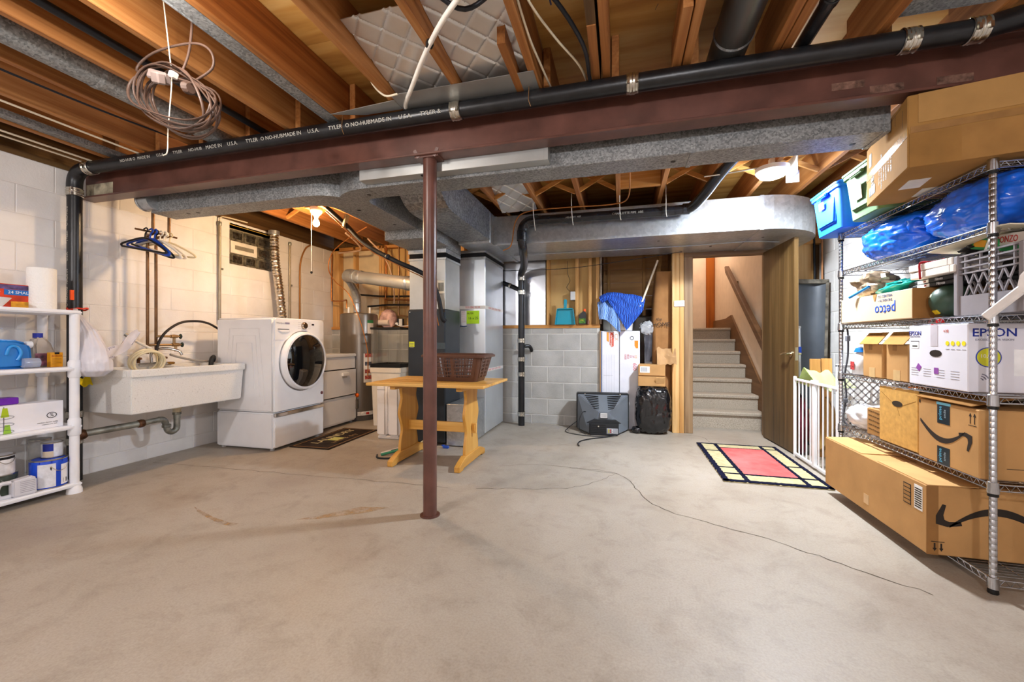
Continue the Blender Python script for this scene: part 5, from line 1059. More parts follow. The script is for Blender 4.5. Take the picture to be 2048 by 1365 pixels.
def mk_quiltblue(name, a, b2):
    m, nt, b, N, L = new_mat(name); v = coords(N, L, (1, 1, 1), rnd=False); ww = N.new('ShaderNodeTexWave'); ww.inputs['Scale'].default_value = 18; ww.inputs['Distortion'].default_value = 6; ww.inputs['Detail'].default_value = 1.5; L.new(v, ww.inputs['Vector'])
    L.new(ramp(N, L, ww.outputs['Fac'], [(.2, a), (.7, b2)]), b.inputs['Base Color']); b.inputs['Roughness'].default_value = .7; bump(N, L, b, ww.outputs['Fac'], .8, .006); return m
def drape(u, v):   # quilted pad thrown over the bucket with a corner hanging in front
    x = -.26 + .52 * u; q = v; top = 1.615 - 1.0 * (x + .03) ** 2 - .012 * math.sin(11 * x)
    if q < .4: return (x, 5.27 - .28 * (q / .4), top + .03 * noise.noise(Vector((x * 6, q * 4, 1))))
    t = (q - .4) / .6; dep = .06 + .36 * max(0, 1 - abs(x - .06) / .24) ** .9
    return (x * (1 - .12 * t), 4.975 - .03 * math.sin(t * 2) + .02 * noise.noise(Vector((x * 8, t * 5, 2))), top - .01 - dep * t)
quilt('moving_blanket', 'royal blue quilted moving blanket draped over the white bucket', mk_quiltblue('quilt_blue', '071f78', '2f70ea'), drape)
def drape2(u, v):
    x = -.285 + .24 * u; dep = .20 + .12 * u
    return (x + .03 * v, 5.02 - .055 * math.sin(min(1, v * 2.5) * 1.57) + .015 * math.sin(14 * u + 3 * v), 1.50 - dep * v + .03 * math.sin(u * 5))
quilt('moving_blanket', 'lighter blue quilted fold hanging left of the royal blue one', mk_quiltblue('quilt_light', '4a78c8', '9ac0f4'), drape2, 24, 24)
o = cable('wooden_stick', 'pale wooden stick leaning out of the blue blanket', [(.205, 4.96, 1.44), (.30, 5.04, 1.70), (.41, 5.13, 2.0)], .012, M('e2d2b8', .6), 'stick', 3)
def paper_bag(): 
    o = T('paper_bag', 'tall brown paper yard bag standing right of the clutter', 'bag', (.47, 5.22, 0)); n = 40
    rs = []
    for k in range(18):
        z = 1.86 * k / 17; pt = []
        for i in range(n):
            a = 2 * math.pi * i / n; c_, s_ = math.cos(a), math.sin(a); q = (abs(c_) ** 4 + abs(s_) ** 4) ** -.25
            j = 1 + .10 * noise.noise(Vector((c_ * 2.5, s_ * 2.5, z * 4))) - (.25 * max(0, z - 1.55))
            pt.append((.12 * q * j * c_ + .05 * max(0, z - 1.3) , .14 * q * j * s_, z))
        rs.append(pt)
    MB().rings(rs).build('bag', M('9a6f45', .8, var=.08, sc=5, bmp=.3), o, smooth=40)
    text('the', .05, (-.05, -.157, 1.30), (R(90), 0, 0), M('2a211a', .6), o); text('HOME', .07, (-.03, -.163, 1.235), (R(90), 0, R(-6)), M('2a211a', .6), o)
    return o
paper_bag()
o = T('plastic_film', 'crumpled clear film and grey sheet behind the kraft boxes', 'film', (.30, 5.14, .80)); MB().sheet(16, 20, lambda u, v: (-.05 + .13 * u + .05 * v * .5, .0 + .02 * math.sin(7 * u + 4 * v), .38 - .38 * v), .003).build('grey_sheet', M('4a4a50', .35, var=.2), o, smooth=60); MB().sph((0, 0, .40), (.09, .05, .08), 20, 14, lambda d: 1 + .35 * noise.noise(d * 5)).build('clear_wrap', M('dfe3e8', .15, 0, .1, alpha=.5), o, smooth=30); MB().tube([(-.09, 0, .38), (-.05, .0, .48), (.05, .0, .41), (.15, .0, .46)], .006, 6, 2).build('black_strap', M_BLK, o)
M_KRAFT = M('b98e5c', .75, var=.05, sc=5, bmp=.12, name='kraft_board'); M_KRAFTD = M('a57b4b', .75, var=.05, sc=5, bmp=.12, name='kraft_board_dark'); M_TAPE = M('b58a50', .2, var=.08, coat=.5)
o = T('white_board_box', 'white box leaning behind the clear film', 'panel', (.36, 5.24, 0)); MB().box(-.09, .08, -.02, .05, .0, 1.12).build('box', M('d9d9dc', .5), o, .003); MB().box(.03, .07, -.024, -.019, .85, 1.1).build('label', M('f0f0f0', .4), o)
def carton(name, lb, loc, sx, sy, sz, rz=0, rot=None, mat=None, group=None):
    o = T(name, lb, 'box', loc, rz, group, rot); MB().box(-sx / 2, sx / 2, -sy / 2, sy / 2, 0, sz).build('carton', mat or M_KRAFT, o, .004); return o
tbg = T('trash_bag', 'stuffed shiny black trash bag against the door stud', 'bag', (.345, 4.93, 0))
def tbf(d):
    q = (abs(d.x) ** 4 + abs(d.y) ** 4 + abs(d.z) ** 4) ** (-1 / 4); return q * (1 + .05 * noise.noise(d * 2.2) + .04 * noise.noise(Vector((d.x * 9, d.y * 9, d.z * 4))) + .06 * abs(noise.noise(Vector((d.x * 4 + d.z * 3, d.y * 4, d.z * 4 - d.x * 3)))) + .015 * noise.noise(d * 18))
MB().sph((0, 0, .272), (.185, .15, .262), 100, 70, tbf).build('film', M('0c0d11', .22, 0, .1, 6, .35, 'black_film', coat=.4), tbg, smooth=60)
MB().sph((-.18, -.07, .04), (.06, .05, .04), 20, 14, lambda d: 1 + .3 * noise.noise(d * 4)).build('loose_end', M('0c0d11', .22, 0, .1, 6, .35, 'black_film', coat=.4), tbg, smooth=60)
o = carton('kraft_box', 'small open kraft box resting on the trash bag', (.33, 4.97, .535), .29, .22, .11, R(-4)); MB().obox((.09, -.125, .07), (.09, .004, .07), (R(25), 0, 0)).build('flap', M('c9a06c', .75), o)
o = carton('kraft_box', 'kraft box with a white shipping label, on the open kraft box', (.335, 5.0, .652), .29, .24, .125, R(-5)); lb = MB().box(-.125, -.02, -.1225, -.1195, .035, .105).build('label', M_WHT, o); 
for k in range(8): MB().box(-.115 + k * .009, -.111 + k * .009, -.1232, -.1224, .045, .095).build('bar_code', M('5a6a80', .5), lb)
o = tag(MB().sheet(16, 16, lambda u, v: (-.11 + .2 * u, .05 * math.sin(u * 4) - .09 * v, .18 * (1 - v) + .05 * noise.noise(Vector((u * 4, v * 4, 3)))), .004).build('kraft_paper', M('b9946a', .8, var=.05), smooth=30), 'crumpled kraft paper stuffed above the labelled box', 'paper'); o.location = (.50, 5.02, .78)
# ---------------------------------------------------------------- television seen from behind
tv = T('crt_television', 'old grey tube television standing with its back to the room', 'television', (-.215, 4.86, 0), R(6)); M_TV = M('6a7077', .42, var=.03); M_TVD = M('25272a', .5)
w2, hh = .30, .435
MB().box(-w2, w2, .03, .15, .02, hh).build('front_bezel', M_TVD, tv, .01, 2)
A = [(-w2 + .01, .03, .02), (w2 - .01, .03, .02), (w2 - .01, .03, hh - .012), (-w2 + .01, .03, hh - .012)]
B = [(-.17, -.20, .02), (.17, -.20, .02), (.045, -.20, .255), (-.045, -.20, .255)]
MB().add(A + B, [(0, 1, 5, 4), (1, 2, 6, 5), (2, 3, 7, 6), (3, 0, 4, 7), (4, 5, 6, 7), (0, 3, 2, 1)]).build('back_shell', M_TV, tv, .006, 2)
MB().prism([(-.045, .25), (.045, .25), (.05, .19), (-.05, .19)], -.212, -.195, 'xz').build('neck_cover', M_TV, tv, .004)
MB().box(-.16, .16, -.235, -.19, .0, .15).build('input_block', M_TVD, tv, .012, 2)
MB().prism([(-.19, .135), (.19, .135), (.13, .175), (-.10, .18)], -.225, -.19, 'xz').build('ledge', M_TVD, tv, .004)
for s_ in (-1, 1):
    for k in range(8):
        t = k / 8; z = .40 - .135 * t; y = .028 - .222 * (hh - .012 - z) / (hh - .267); xo = .205 - .105 * t
        MB().bar((s_ * .05, y - .006, z), (s_ * xo, y - .006, z + .012), .010, .004, (0, .85, .5)).build('vent_slot', M_BLK, tv)
for k in range(5): MB().box(-.145, .02, -.2365, -.234, .03 + k * .02, .038 + k * .02).build('vent_slot', M_BLK, tv)
MB().box(-.036, .036, -.2135, -.211, .195, .245).build('rating_label', M('d6d6d6', .5), tv); 
for k in range(4): MB().box(-.03, .03, -.2142, -.2134, .205 + k * .009, .2085 + k * .009).build('print', M('77777a', .5), tv)
MB().box(.03, .15, -.2375, -.234, .025, .085).build('jack_panel', M('9a9ca2', .4), tv)
for i in range(3):
    for k in range(2): MB().cyl((.05 + i * .02, -.243, .045 + k * .022), (.05 + i * .02, -.237, .045 + k * .022), .007, n=10).build('jack', M(('c9c23a', 'c04040', 'e0e0e0')[i], .4), tv)
MB().cyl((-.06, -.245, .105), (-.06, -.235, .105), .008, n=10).build('antenna_jack', M_STEEL, tv)
for x, z in ((-w2 + .02, .13), (w2 - .02, .13), (w2 - .02, .33), (-.2, hh - .01), (.2, hh - .01)): MB().cyl((x, .024, z), (x, .032, z), .008, n=8).build('screw', M_STEEL, tv)
MB().tube([(-.21, -.03, .19), (-.19, -.08, .23), (-.23, -.16, .24), (-.27, -.20, .15), (-.26, -.22, .05), (-.2, -.24, .012)], .004, 6).build('power_cord', M_BLK, tv, smooth=60)
cable('tv_cable', 'black cable curling on the floor in front of the television', [(-.05, 4.62, .02), (-.16, 4.55, .008), (-.32, 4.42, .008), (-.41, 4.30, .008), (-.43, 4.18, .008), (-.41, 4.10, .008)], .006, M_BCAB)
cable('tv_cable', 'thin dark cable looping left of the television', [(-.50, 4.95, .10), (-.60, 4.85, .03), (-.62, 4.70, .006), (-.45, 4.58, .006), (-.22, 4.56, .006), (-.08, 4.58, .02)], .004, M_BCAB)
# ================================================================ right side: rug, corner clutter, wire shelf
rg_ = T('area_rug', 'cream and navy rug with a coral red middle by the open door', 'rug', (1.09, 3.945, 0)); M_NAVY = M('16182c', .9, var=.25, sc=60); M_CREAM = M('b8ad86', .95, var=.08, sc=25, bmp=.4); M_CORAL = M('dc6462', .95, var=.16, sc=5, bmp=.4)
MB().box(-.355, .355, -.585, .585, 0, .009).build('rug_field', M_CREAM, rg_, .003)
MB().box(-.165, .205, -.385, .43, .008, .0125).build('coral_panel', M_CORAL, rg_)
def nline(x0, x1, y0, y1, wd, sd):
    n = 40; rnd = random.Random(sd); a = []; b = []; L_ = Vector((x1 - x0, y1 - y0, 0)); t_ = L_.normalized(); nn = Vector((-t_.y, t_.x, 0))
    for i in range(n + 1):
        p = Vector((x0, y0, .0135)) + L_ * (i / n); q = wd * (1 + .18 * math.sin(i * 2.6) + rnd.uniform(-.1, .1)); a.append(p + nn * q); b.append(p - nn * q)
    vs = a + b + [v - Vector((0, 0, .006)) for v in a + b]; m = n + 1
    MB().add(vs, [(i, i + 1, m + i + 1, m + i) for i in range(n)] + [(i, i + 1, 2 * m + i + 1, 2 * m + i) for i in range(n)] + [(m + i, m + i + 1, 3 * m + i + 1, 3 * m + i) for i in range(n)]).build('navy_stripe', M_NAVY, rg_)
nline(-.335, -.335, -.585, .585, .020, 1); nline(.340, .340, -.585, .585, .014, 2); nline(-.355, .355, -.565, -.565, .020, 3); nline(-.355, .355, .577, .577, .008, 4)
nline(-.185, -.185, -.55, .58, .015, 5); nline(.215, .215, -.55, .58, .013, 6)
nline(-.18, .22, .435, .435, .008, 7); nline(-.19, .34, -.395, -.395, .009, 8); nline(-.33, -.19, .31, .31, .007, 9); nline(-.33, -.19, -.225, -.225, .007, 10); nline(-.33, -.19, -.39, -.39, .007, 11); nline(.22, .33, .46, .46, .006, 12); nline(.22, .33, -.09, -.09, .006, 13)
# baby gate
bg = T('baby_gate', 'white metal bar baby gate standing beside the door', 'gate', (1.515, 3.86, 0)); M_GATE = M('eceef2', .3, var=.01)
MB().box(-.010, .010, -.40, .39, .02, .045).build('bottom_rail', M_GATE, bg, .004); MB().box(-.010, .010, -.40, .39, .695, .715).build('top_rail', M_GATE, bg, .004)
bar_me = MB().cyl((0, 0, .04), (0, 0, .70), .006, n=10).mesh('bar', M_GATE, smooth=50)
for k in range(11):
    y = .375 - k * .0745
    if k != 5: put('bar', bar_me, bg, (0, y, 0))
MB().box(-.014, .014, -.018, .022, .02, .70).build('latch_post', M_GATE, bg, .004); MB().box(-.02, .02, -.025, .03, .70, .73).build('latch', M_GATE, bg, .004)
MB().box(-.012, .012, -.41, -.385, .0, .73).build('end_post', M_GATE, bg, .004); MB().box(-.012, .012, .38, .40, .0, .73).build('end_post', M_GATE, bg, .004)
o = T('green_cloth', 'light green cloth heaped over the gate top', 'cloth', (1.60, 4.12, .60)); MB().sheet(28, 20, lambda u, v: (-.07 + .26 * v, -.30 + .56 * u, .16 * math.sin(min(1, .25 + u) * 2.6) * (1 - .5 * v) + .05 * noise.noise(Vector((u * 5, v * 5, 7))) - .03 * math.sin(9 * u + 4 * v) + .02), .005).build('cloth', M('a9c27a', .9, var=.06), o, smooth=60)
o = T('round_board', 'round tan wooden disc behind the gate bars', 'board', (1.70, 4.36, 0), rot=(R(0), R(8), 0)); MB().lathe([(0, 0), (.24, 0), (.245, .006), (.245, .02), (.24, .026), (0, .026)], (0, 0, .30), 40, 'x').build('disc', M('c9a868', .6, var=.05), o, smooth=30); MB().lathe([(.245, .002), (.255, .004), (.255, .022), (.245, .024)], (0, 0, .30), 40, 'x', False).build('hoop', M('8a6a3a', .5), o)
o = T('maroon_bundle', 'dark maroon fabric bundle behind the gate near the door', 'bundle', (1.60, 4.40, 0)); MB().sph((0, 0, .27), (.06, .15, .27), 28, 20, lambda d: 1 + .22 * noise.noise(d * 3)).build('fabric', M('5a1f2c', .85, var=.15), o, smooth=60); MB().box(-.05, -.015, .10, .20, .01, .30).build('blue_pack', M('7a7f9a', .6), o, .01)
M_PLK = wood('plank_wood', '9a6a34', 'bd8a4c', 'cc9d62', 'z', 16)
for k, (x0, x1, h_) in enumerate(((1.665, 1.748, .885), (1.755, 1.838, .89))):
    o = T('wood_plank', ('short pine plank standing behind the gate, nearer the door', 'short pine plank standing behind the gate, nearer the wall')[k], 'plank', ((x0 + x1) / 2, 4.31, 0), rot=(R(-2), 0, 0), group='pine planks behind the gate'); MB().box(-.041, .041, -.012, .012, 0, h_).build('board', M_PLK, o, .003); MB().cyl((.01 - .03 * k, -.013, h_ * .72), (.01 - .03 * k, -.0115, h_ * .72), .010, n=10).build('knot', M('6a4420', .7), o)
for k, (y, h_) in enumerate(((4.02, .92), (3.96, .78))): o = T('white_trim_board', ('tall white trim board leaning at the wall behind the gate', 'shorter white trim board leaning at the wall behind the gate')[k], 'board', (1.80 + .08 * k, y, 0), rot=(0, R(4), 0)); MB().box(-.01, .01, -.025, .025, 0, h_).build('board', M_WHT, o, .003); MB().box(-.013, -.009, -.008, .008, .1, h_ - .1).build('groove', M('c9c9cc', .5), o)
o = T('step_ladder', 'white folded step ladder with blue tape behind the door', 'ladder', (1.65, 4.57, 0), rot=(R(-2), 0, 0)); 
for y in (-.06, .10): MB().box(-.012, .012, y - .018, y + .018, 0, 1.18).build('rail', M('d6dae0', .4, .3), o, .004)
for z in (.25, .5, .75, 1.0): MB().box(-.03, .01, -.045, .085, z, z + .02).build('rung', M('c9cdd2', .4, .4), o)
MB().box(-.016, .016, -.082, -.038, .93, .99).build('blue_tape', M('1a4fd0', .5), o); text('HF', .03, (-.0125, -.06, 1.05), (R(90), 0, R(-90)), M('666a70', .5), o); MB().box(-.016, .016, -.08, .12, 1.165, 1.19).build('cap', M('b9bcc0', .4), o, .004)
# dark leaning shell
o = T('leaning_shell', 'big dark grey plastic shell leaning in the corner behind the door', 'shell', (1.745, 4.70, 0), rot=(R(-2), R(2), 0)); M_SH = M('484d54', .38, .1, .08, 4)
MB().sheet(20, 24, lambda u, v: (-.17 + .34 * u, .07 - .06 * abs(2 * u - 1) ** 3, 1.64 * v), .006).build('shell', M_SH, o, smooth=50)
for x in (-.19, .165): MB().box(x, x + .028, -.0, .05, 0, 1.66).build('rim', M('5c564c', .6, var=.3, sc=20), o, .004)
MB().box(-.19, .193, -.0, .05, 1.63, 1.672).build('rim', M('5c564c', .6, var=.3, sc=20), o, .004)
cable('black_cable', 'black cable running down the corner beside the door wall', [(1.95, 4.99, 2.3), (1.955, 4.99, 2.0), (1.96, 4.99, 1.6), (1.96, 4.99, .4)], .012, M_BCAB)
cable('copper_pipe', 'reddish pipe down the white wall corner', [(1.99, 4.90, 2.34), (1.99, 4.90, 1.9), (1.99, 4.90, 1.5)], .009, M('b07a50', .5), 'pipe', 2)
# ---------------------------------------------------------------- chrome wire shelf
M_CHR = M('b9bbc0', .22, 1, .05, 30, 0, 'shelf_chrome'); ws = T('wire_shelf_unit', 'tall chrome wire shelf unit loaded with boxes at right', 'shelf', (1.72, 2.79, 0)); LV = (.058, .455, .82, 1.165, 1.54, 1.805); HX, HY = .222, .615
pp = []
for k in range(72):
    z = .03 + k * .0255
    if z > 1.83: break
    pp += [(.0127, z), (.0127, z + .022), (.0118, z + .0235), (.0118, z + .0245)]
post_me = MB().lathe(pp + [(.0127, 1.84), (.010, 1.848), (0, 1.848)], n=14).mesh('post', M_CHR, smooth=40); foot_me = MB().lathe([(.016, 0), (.018, .004), (.016, .012), (.010, .014), (.010, .03), (.0135, .031), (.0135, .04)], n=14).mesh('foot', M_BLK, smooth=40)
col_me = MB().lathe([(.0175, -.03), (.0195, -.028), (.0175, .018), (.0155, .02)], n=14).mesh('collar', M_CHR, smooth=40); slv_me = MB().lathe([(.0165, -.042), (.0175, -.04), (.0165, -.03)], n=14).mesh('sleeve', M_BLK)
for x in (-HX, HX):
    for y in (-HY, HY):
        p = put('post', post_me, ws, (x, y, 0)); put('foot', foot_me, p)
        for z in LV: put('collar', col_me, p, (0, 0, z - .008)); put('sleeve', slv_me, p, (0, 0, z - .008))
def zig(a, b, n, axis):
    P = []
    for i in range(2 * n + 1):
        t = a + (b - a) * i / (2 * n); z = 0 if i % 2 else -.026; P.append((0, t, z) if axis == 'y' else (t, 0, z))
    return MB().sweep(P, .0018, 5)
ry = MB().cyl((0, -HY + .015, 0), (0, HY - .015, 0), .0032, n=7).mesh('rail', M_CHR, smooth=50); rx = MB().cyl((-HX + .015, 0, 0), (HX - .015, 0, 0), .0032, n=7).mesh('rail', M_CHR, smooth=50)
zy = zig(-HY + .02, HY - .02, 30, 'y').mesh('truss', M_CHR); zx = zig(-HX + .02, HX - .02, 11, 'x').mesh('truss', M_CHR); wr = MB().cyl((-HX, 0, 0), (HX, 0, 0), .0016, n=5).mesh('shelf_wire', M_CHR); sr = MB().cyl((0, -HY, 0), (0, HY, 0), .0026, n=6).mesh('support_wire', M_CHR)
for z in LV:
    for x in (-HX, HX):
        put('rail', ry, ws, (x, 0, z)); put('rail', ry, ws, (x, 0, z - .026)); put('truss', zy, ws, (x, 0, z))
    for y in (-HY, HY): put('rail', rx, ws, (0, y, z)); put('rail', rx, ws, (0, y, z - .026)); put('truss', zx, ws, (0, y, z))
    for k in range(1, 48): put('shelf_wire', wr, ws, (0, -HY + k * 2 * HY / 48, z + .0042))
    for x in (-.09, .09): put('support_wire', sr, ws, (x, 0, z))
def smile(parent, w_, loc, rot, mat, name='smile_mark'):
    up = []; lo = []; n = 20
    for i in range(n + 1):
        t = i / n; x = -.5 + .88 * t; z = .12 - .27 * math.sin(math.pi * (t * .86 + .02)) + .06 * t; th = .006 + .034 * math.sin(math.pi * min(1, t * .75 + .22) ** 1.2); up.append((x, z + th)); lo.append((x, z - th))
    MB().prism([(a * w_, b * w_) for a, b in up + lo[::-1]], -.0006, .0006, 'xz').build(name, mat, parent, loc=loc, rot=rot)
    MB().prism([(a * w_, b * w_) for a, b in ((.27, .06), (.40, .085), (.50, .06), (.50, -.03), (.44, -.16), (.41, -.15), (.435, -.04), (.425, .01), (.38, .03), (.28, .02))], -.0006, .0006, 'xz').build('arrow_mark', mat, parent, loc=loc, rot=rot)
M_INK = M('2a231e', .6, var=.05); RX = R(-90)
def arrows(o, x, z, y, s=.03, dn=False):
    k = -1 if dn else 1
    for d in (0, s * .9): MB().prism([(x + d - s * .06, z - k * s), (x + d + s * .06, z - k * s), (x + d + s * .06, z + k * s * .2), (x + d + s * .28, z + k * s * .2), (x + d, z + k * s * .8), (x + d - s * .28, z + k * s * .2), (x + d - s * .06, z + k * s * .2)], y, y + .0012, 'xz').build('arrow_mark', M_INK, o)
    MB().box(x - s * .4, x + s * 1.3, y, y + .0012, z - k * s * 1.3 - .001, z - k * s * 1.3 + .0012).build('bar_mark', M_INK, o)
def barcode(o, x, y, z, w_, h_, white=True, rot=None, vertical=False):
    if white: MB().box(x, x + w_, y - .0006, y + .0006, z, z + h_).build('label', M_WHT, o)
    n = 9
    for k in range(n):
        if vertical: MB().box(x + .08 * w_, x + .92 * w_, y - .0012, y - .0004, z + h_ * (.08 + .84 * k / n), z + h_ * (.08 + .84 * k / n) + h_ * .05).build('bar_code', M_INK, o)
        else: MB().box(x + w_ * (.1 + .8 * k / n), x + w_ * (.1 + .8 * k / n) + w_ * .045, y - .0012, y - .0004, z + h_ * .1, z + h_ * .9).build('bar_code', M_INK, o)
# lowest shelf: long carton
lc = T('long_carton', 'very long kraft carton with a curved arrow print, lowest on the wire shelf', 'box', (1.61, 2.825, .066), RX)
MB().box(-.49, .49, -.245, .245, 0, .318).build('carton', M_KRAFT, lc, .004)
MB().box(-.47, .47, -.05, -.046, .3175, .3192).build('top_seam', M('6e4f2c', .8), lc)
for x0, x1 in ((-.49, -.05), (.10, .49)): MB().obox(((x0 + x1) / 2, -.145, .3215), (x1 - x0 - .004, .19, .004), (R(1.2), 0, 0)).build('flap', M('c49a66', .75, var=.04), lc)
MB().box(.33, .385, -.2462, -.2448, .185, .285).build('symbol_panel', M_INK, lc); 
for k in range(5): MB().box(.334, .381, -.2468, -.2458, .190 + k * .019, .204 + k * .019).build('symbol_cell', M_KRAFTD, lc)
barcode(lc, .41, -.246, .185, .055, .115, True, vertical=True)
MB().box(-.02, .03, -.2462, -.2448, .045, .10).build('clear_tape', M('c9a474', .3), lc)
MB().box(.4895, .4905, -.245, -.2, .0, .318).build('edge_tape', M('8a6236', .5), lc)
smile(lc, .42, (.4912, .0, .17), (0, R(180), R(90)), M_INK)
for d in (0, .025): MB().prism([(d - .003, .03), (d + .003, .03), (d + .003, .055), (d - .003, .055)], .4905, .4915, 'yz').build('arrow_mark', M_INK, lc, loc=(0, -.215, 0)); MB().prism([(d - .008, .032), (d + .008, .032), (d, .018)], .4905, .4915, 'yz').build('arrow_mark', M_INK, lc, loc=(0, -.215, 0))
MB().box(.4905, .4915, -.228, -.178, .060, .063).build('bar_mark', M_INK, lc)
# second shelf (.455): smile carton, kraft handle box, small box, bag
am = carton('kraft_carton', 'open kraft carton with a dark curved arrow print on the second wire shelf', (1.69, 2.40, .463), .385, .42, .295, R(-91)); F = -.2106
smile(am, .33, (-.01, F, .155), (0, 0, 0), M_INK); arrows(am, .145, .255, F - .0006, .026)
for z0, z1, tl in ((.195, .295, 0), (.0, .085, 4)):
    tp = MB().box(-.055, .025, F - .0008, F + .0004, z0, z1).build('printed_tape', M('1c2830', .25, var=.1), am); text('prime', .028, (-.035, F - .0006, (z0 + z1) / 2), (R(90), R(-90), 0), M('58b4d8', .4), tp); text('smile', .02, (-.005, F - .0006, (z0 + z1) / 2), (R(90), R(-90), 0), M('9aa8b0', .4), tp)
MB().box(-.06, .03, F - .001, F + .0004, .285, .297).build('blue_tape_edge', M('6fb8d0', .3), am); MB().box(-.185, -.175, F - .0008, F + .0004, .275, .29).build('corner_print', M_INK, am)
MB().obox((-.02, -.12, .33), (.36, .2, .003), (R(14), 0, 0)).build('flap', M('8f6535', .8), am); MB().obox((.0, .13, .34), (.38, .2, .003), (R(-20), 0, 0)).build('flap', M('a57a46', .8), am)
sp = MB().box(.1932, .194, -.12, .20, .05, .052).build('print', M_INK, am)
MB().box(.1930, .1942, .02, .10, .06, .16).build('symbol_panel', M_INK, am)
for k in range(5): MB().box(.1936, .1948, .025, .095, .065 + k * .019, .080 + k * .019).build('symbol_cell', M_KRAFTD, am)
hb = carton('handle_box', 'tan fibreboard box with an oval hand hole beside the arrow carton', (1.70, 2.795, .463), .335, .40, .315, R(-90), mat=M('c79a56', .7, var=.07, sc=30)); 
MB().prism([(.045 * math.cos(t * .393) * (1.0), .235 + .017 * math.sin(t * .393)) for t in range(16)], -.2015, -.1985, 'xz').build('hand_hole', M('3a3128', .8), hb)
MB().box(-.165, .165, -.198, -.194, .312, .325).build('rim', M('c79a56', .7), hb); MB().sheet(14, 10, lambda u, v: (-.16 + .30 * u, -.2 + .3 * v, .318 + .03 * noise.noise(Vector((u * 6, v * 6, 2))) + .01), .004).build('paper_packing', M('e4e2df', .6, var=.05), hb, smooth=40); MB().obox((.09, -.16, .335), (.06, .04, .012), (0, 0, R(20))).build('orange_tube', M('e07a28', .5), hb)
for a, b in (((-.15, .29), (-.04, .235)), ((.04, .23), (.15, .27)), ((.0, .215), (.02, .17))): MB().bar((a[0], -.2004, a[1]), (b[0], -.2004, b[1]), .0015, .001, (0, 1, 0)).build('crease', M('8a6430', .8), hb)
sb = carton('kraft_carton', 'small printed kraft carton beside the handle box', (1.62, 3.06, .463), .14, .2, .165, R(-84), mat=M_KRAFTD)
for k in range(5): text('carton of care goods', .013, (0, -.101, .145 - k * .028), (R(90), R(6), 0), M_INK, sb)
o = carton('purple_pack', 'small purple and yellow pack on the printed carton', (1.62, 3.02, .630), .05, .08, .07, R(-90), mat=M('2b2a78', .4)); MB().box(-.02, .02, -.0406, -.0398, .008, .03).build('label', M('b9c22e', .4), o)
o = T('plastic_bag', 'thin white plastic bag slumped at the far end of the second shelf', 'bag', (1.60, 3.25, .463)); MB().sph((0, 0, .085), (.12, .14, .085), 40, 26, lambda d: 1 + .18 * noise.noise(d * 3) + .07 * noise.noise(d * 9)).build('film', M('e6e7ee', .2, 0, .02, 6, .3, 'bag_film', alpha=.8), o, smooth=50)
# third shelf (.82): printer carton, open kraft boxes, bottle
ep = carton('printer_carton', 'white printer carton with blue lettering on the third wire shelf', (1.70, 2.47, .828), .41, .43, .305, R(-92), mat=M('d9d8e2', .5, var=.015)); F = -.2156; M_EPB = M('1c2f8c', .5)
text('EPSON', .032, (-.155, F, .265), (R(90), 0, 0), M_EPB, ep, bold=.012); text('EXCEED YOUR VISION', .008, (-.155, F, .248), (R(90), 0, 0), M('7a7a8c', .5), ep)
text('EPSON', .05, (.2056, -.125, .262), (R(90), 0, R(90)), M_EPB, ep, bold=.012); text('EXCEED YOUR VISION', .013, (.2056, -.125, .232), (R(90), 0, R(90)), M('77778a', .5), ep)
MB().prism([(.042 * math.cos(t * .393), .165 + .0175 * math.sin(t * .393)) for t in range(16)], F - .001, F + .002, 'xz').build('hand_hole', M('2c241e', .8), ep)
MB().box(-.035, .015, F - .0006, F + .001, .20, .305).build('tape', M('c2bcc4', .3), ep)
pr = MB().box(-.185, -.125, F - .0008, F + .0006, .188, .222).build('printer_picture', M('f2f2f2', .5), ep); MB().box(-.175, -.135, F - .0014, F - .0006, .196, .202).build('slot', M_BLK, pr); MB().box(-.188, -.122, F - .0012, F - .0004, .222, .226).build('lid_line', M('55555a', .5), pr)
for k in range(4): MB().lathe([(0, 0), (.011, 0), (.011, .0012), (0, .0012)], (.08 + k * .034, F - .001, .215), 16, 'y').build('yellow_badge', M('e6d81e', .5), ep); MB().box(.07 + k * .034, .092 + k * .034, F - .0006, F + .0006, .186, .188).build('print', M('8a8a98', .5), ep)
for x, z in ((-.125, .09), (.005, .08)): MB().obox((x, F - .0004, z), (.03, .0014, .03), (0, R(0 if x > 0 else 35), 0)).build('purple_print', M('8a4a9c', .5), ep)
for i in range(4):
    for k in range(4): MB().box(-.185 + i * .095, -.13 + i * .095, F - .0006, F + .0006, .085 - k * .012, .0865 - k * .012).build('print', M('9a9aa8', .5), ep)
text('+10', .022, (.07, F, .272), (R(90), 0, 0), M('d06a5a', .5), ep)
MB().lathe([(0, 0), (.04, 0), (.04, .0012), (0, .0012)], (.205, -.145, .155), 28, 'x').build('yellow_badge', M('c9c82e', .5), ep); MB().lathe([(.040, 0), (.044, 0), (.044, .0016), (.040, .0016)], (.205, -.145, .155), 28, 'x', False).build('badge_ring', M('3a4a9c', .5), ep); text('10,000', .022, (.2064, -.145, .16), (R(90), 0, R(90)), M_WHT, ep)
for r_ in (.012, .022, .032): MB().sweep([(.2058, -.175 + r_ * math.cos(R(a)), .05 + r_ * math.sin(R(a))) for a in range(20, 80, 8)], .0022, 5).build('wifi_arc', M('77778a', .5), ep)
pp_ = MB().box(.2046, .206, -.06, .16, .075, .19).build('printer_picture', M('efeff2', .5), ep, .0004); MB().box(.2056, .2066, -.025, .13, .075, .12).build('slot', M('2a2a2e', .5), pp_)
for k, c in enumerate(('c9a0b0', 'd9b05a', '9aa0b8', '8a8a70')): MB().box(.206, .2072, -.015 + k * .03, .012 + k * .03, .078, .105).build('photo_print', M(c, .5), pp_)
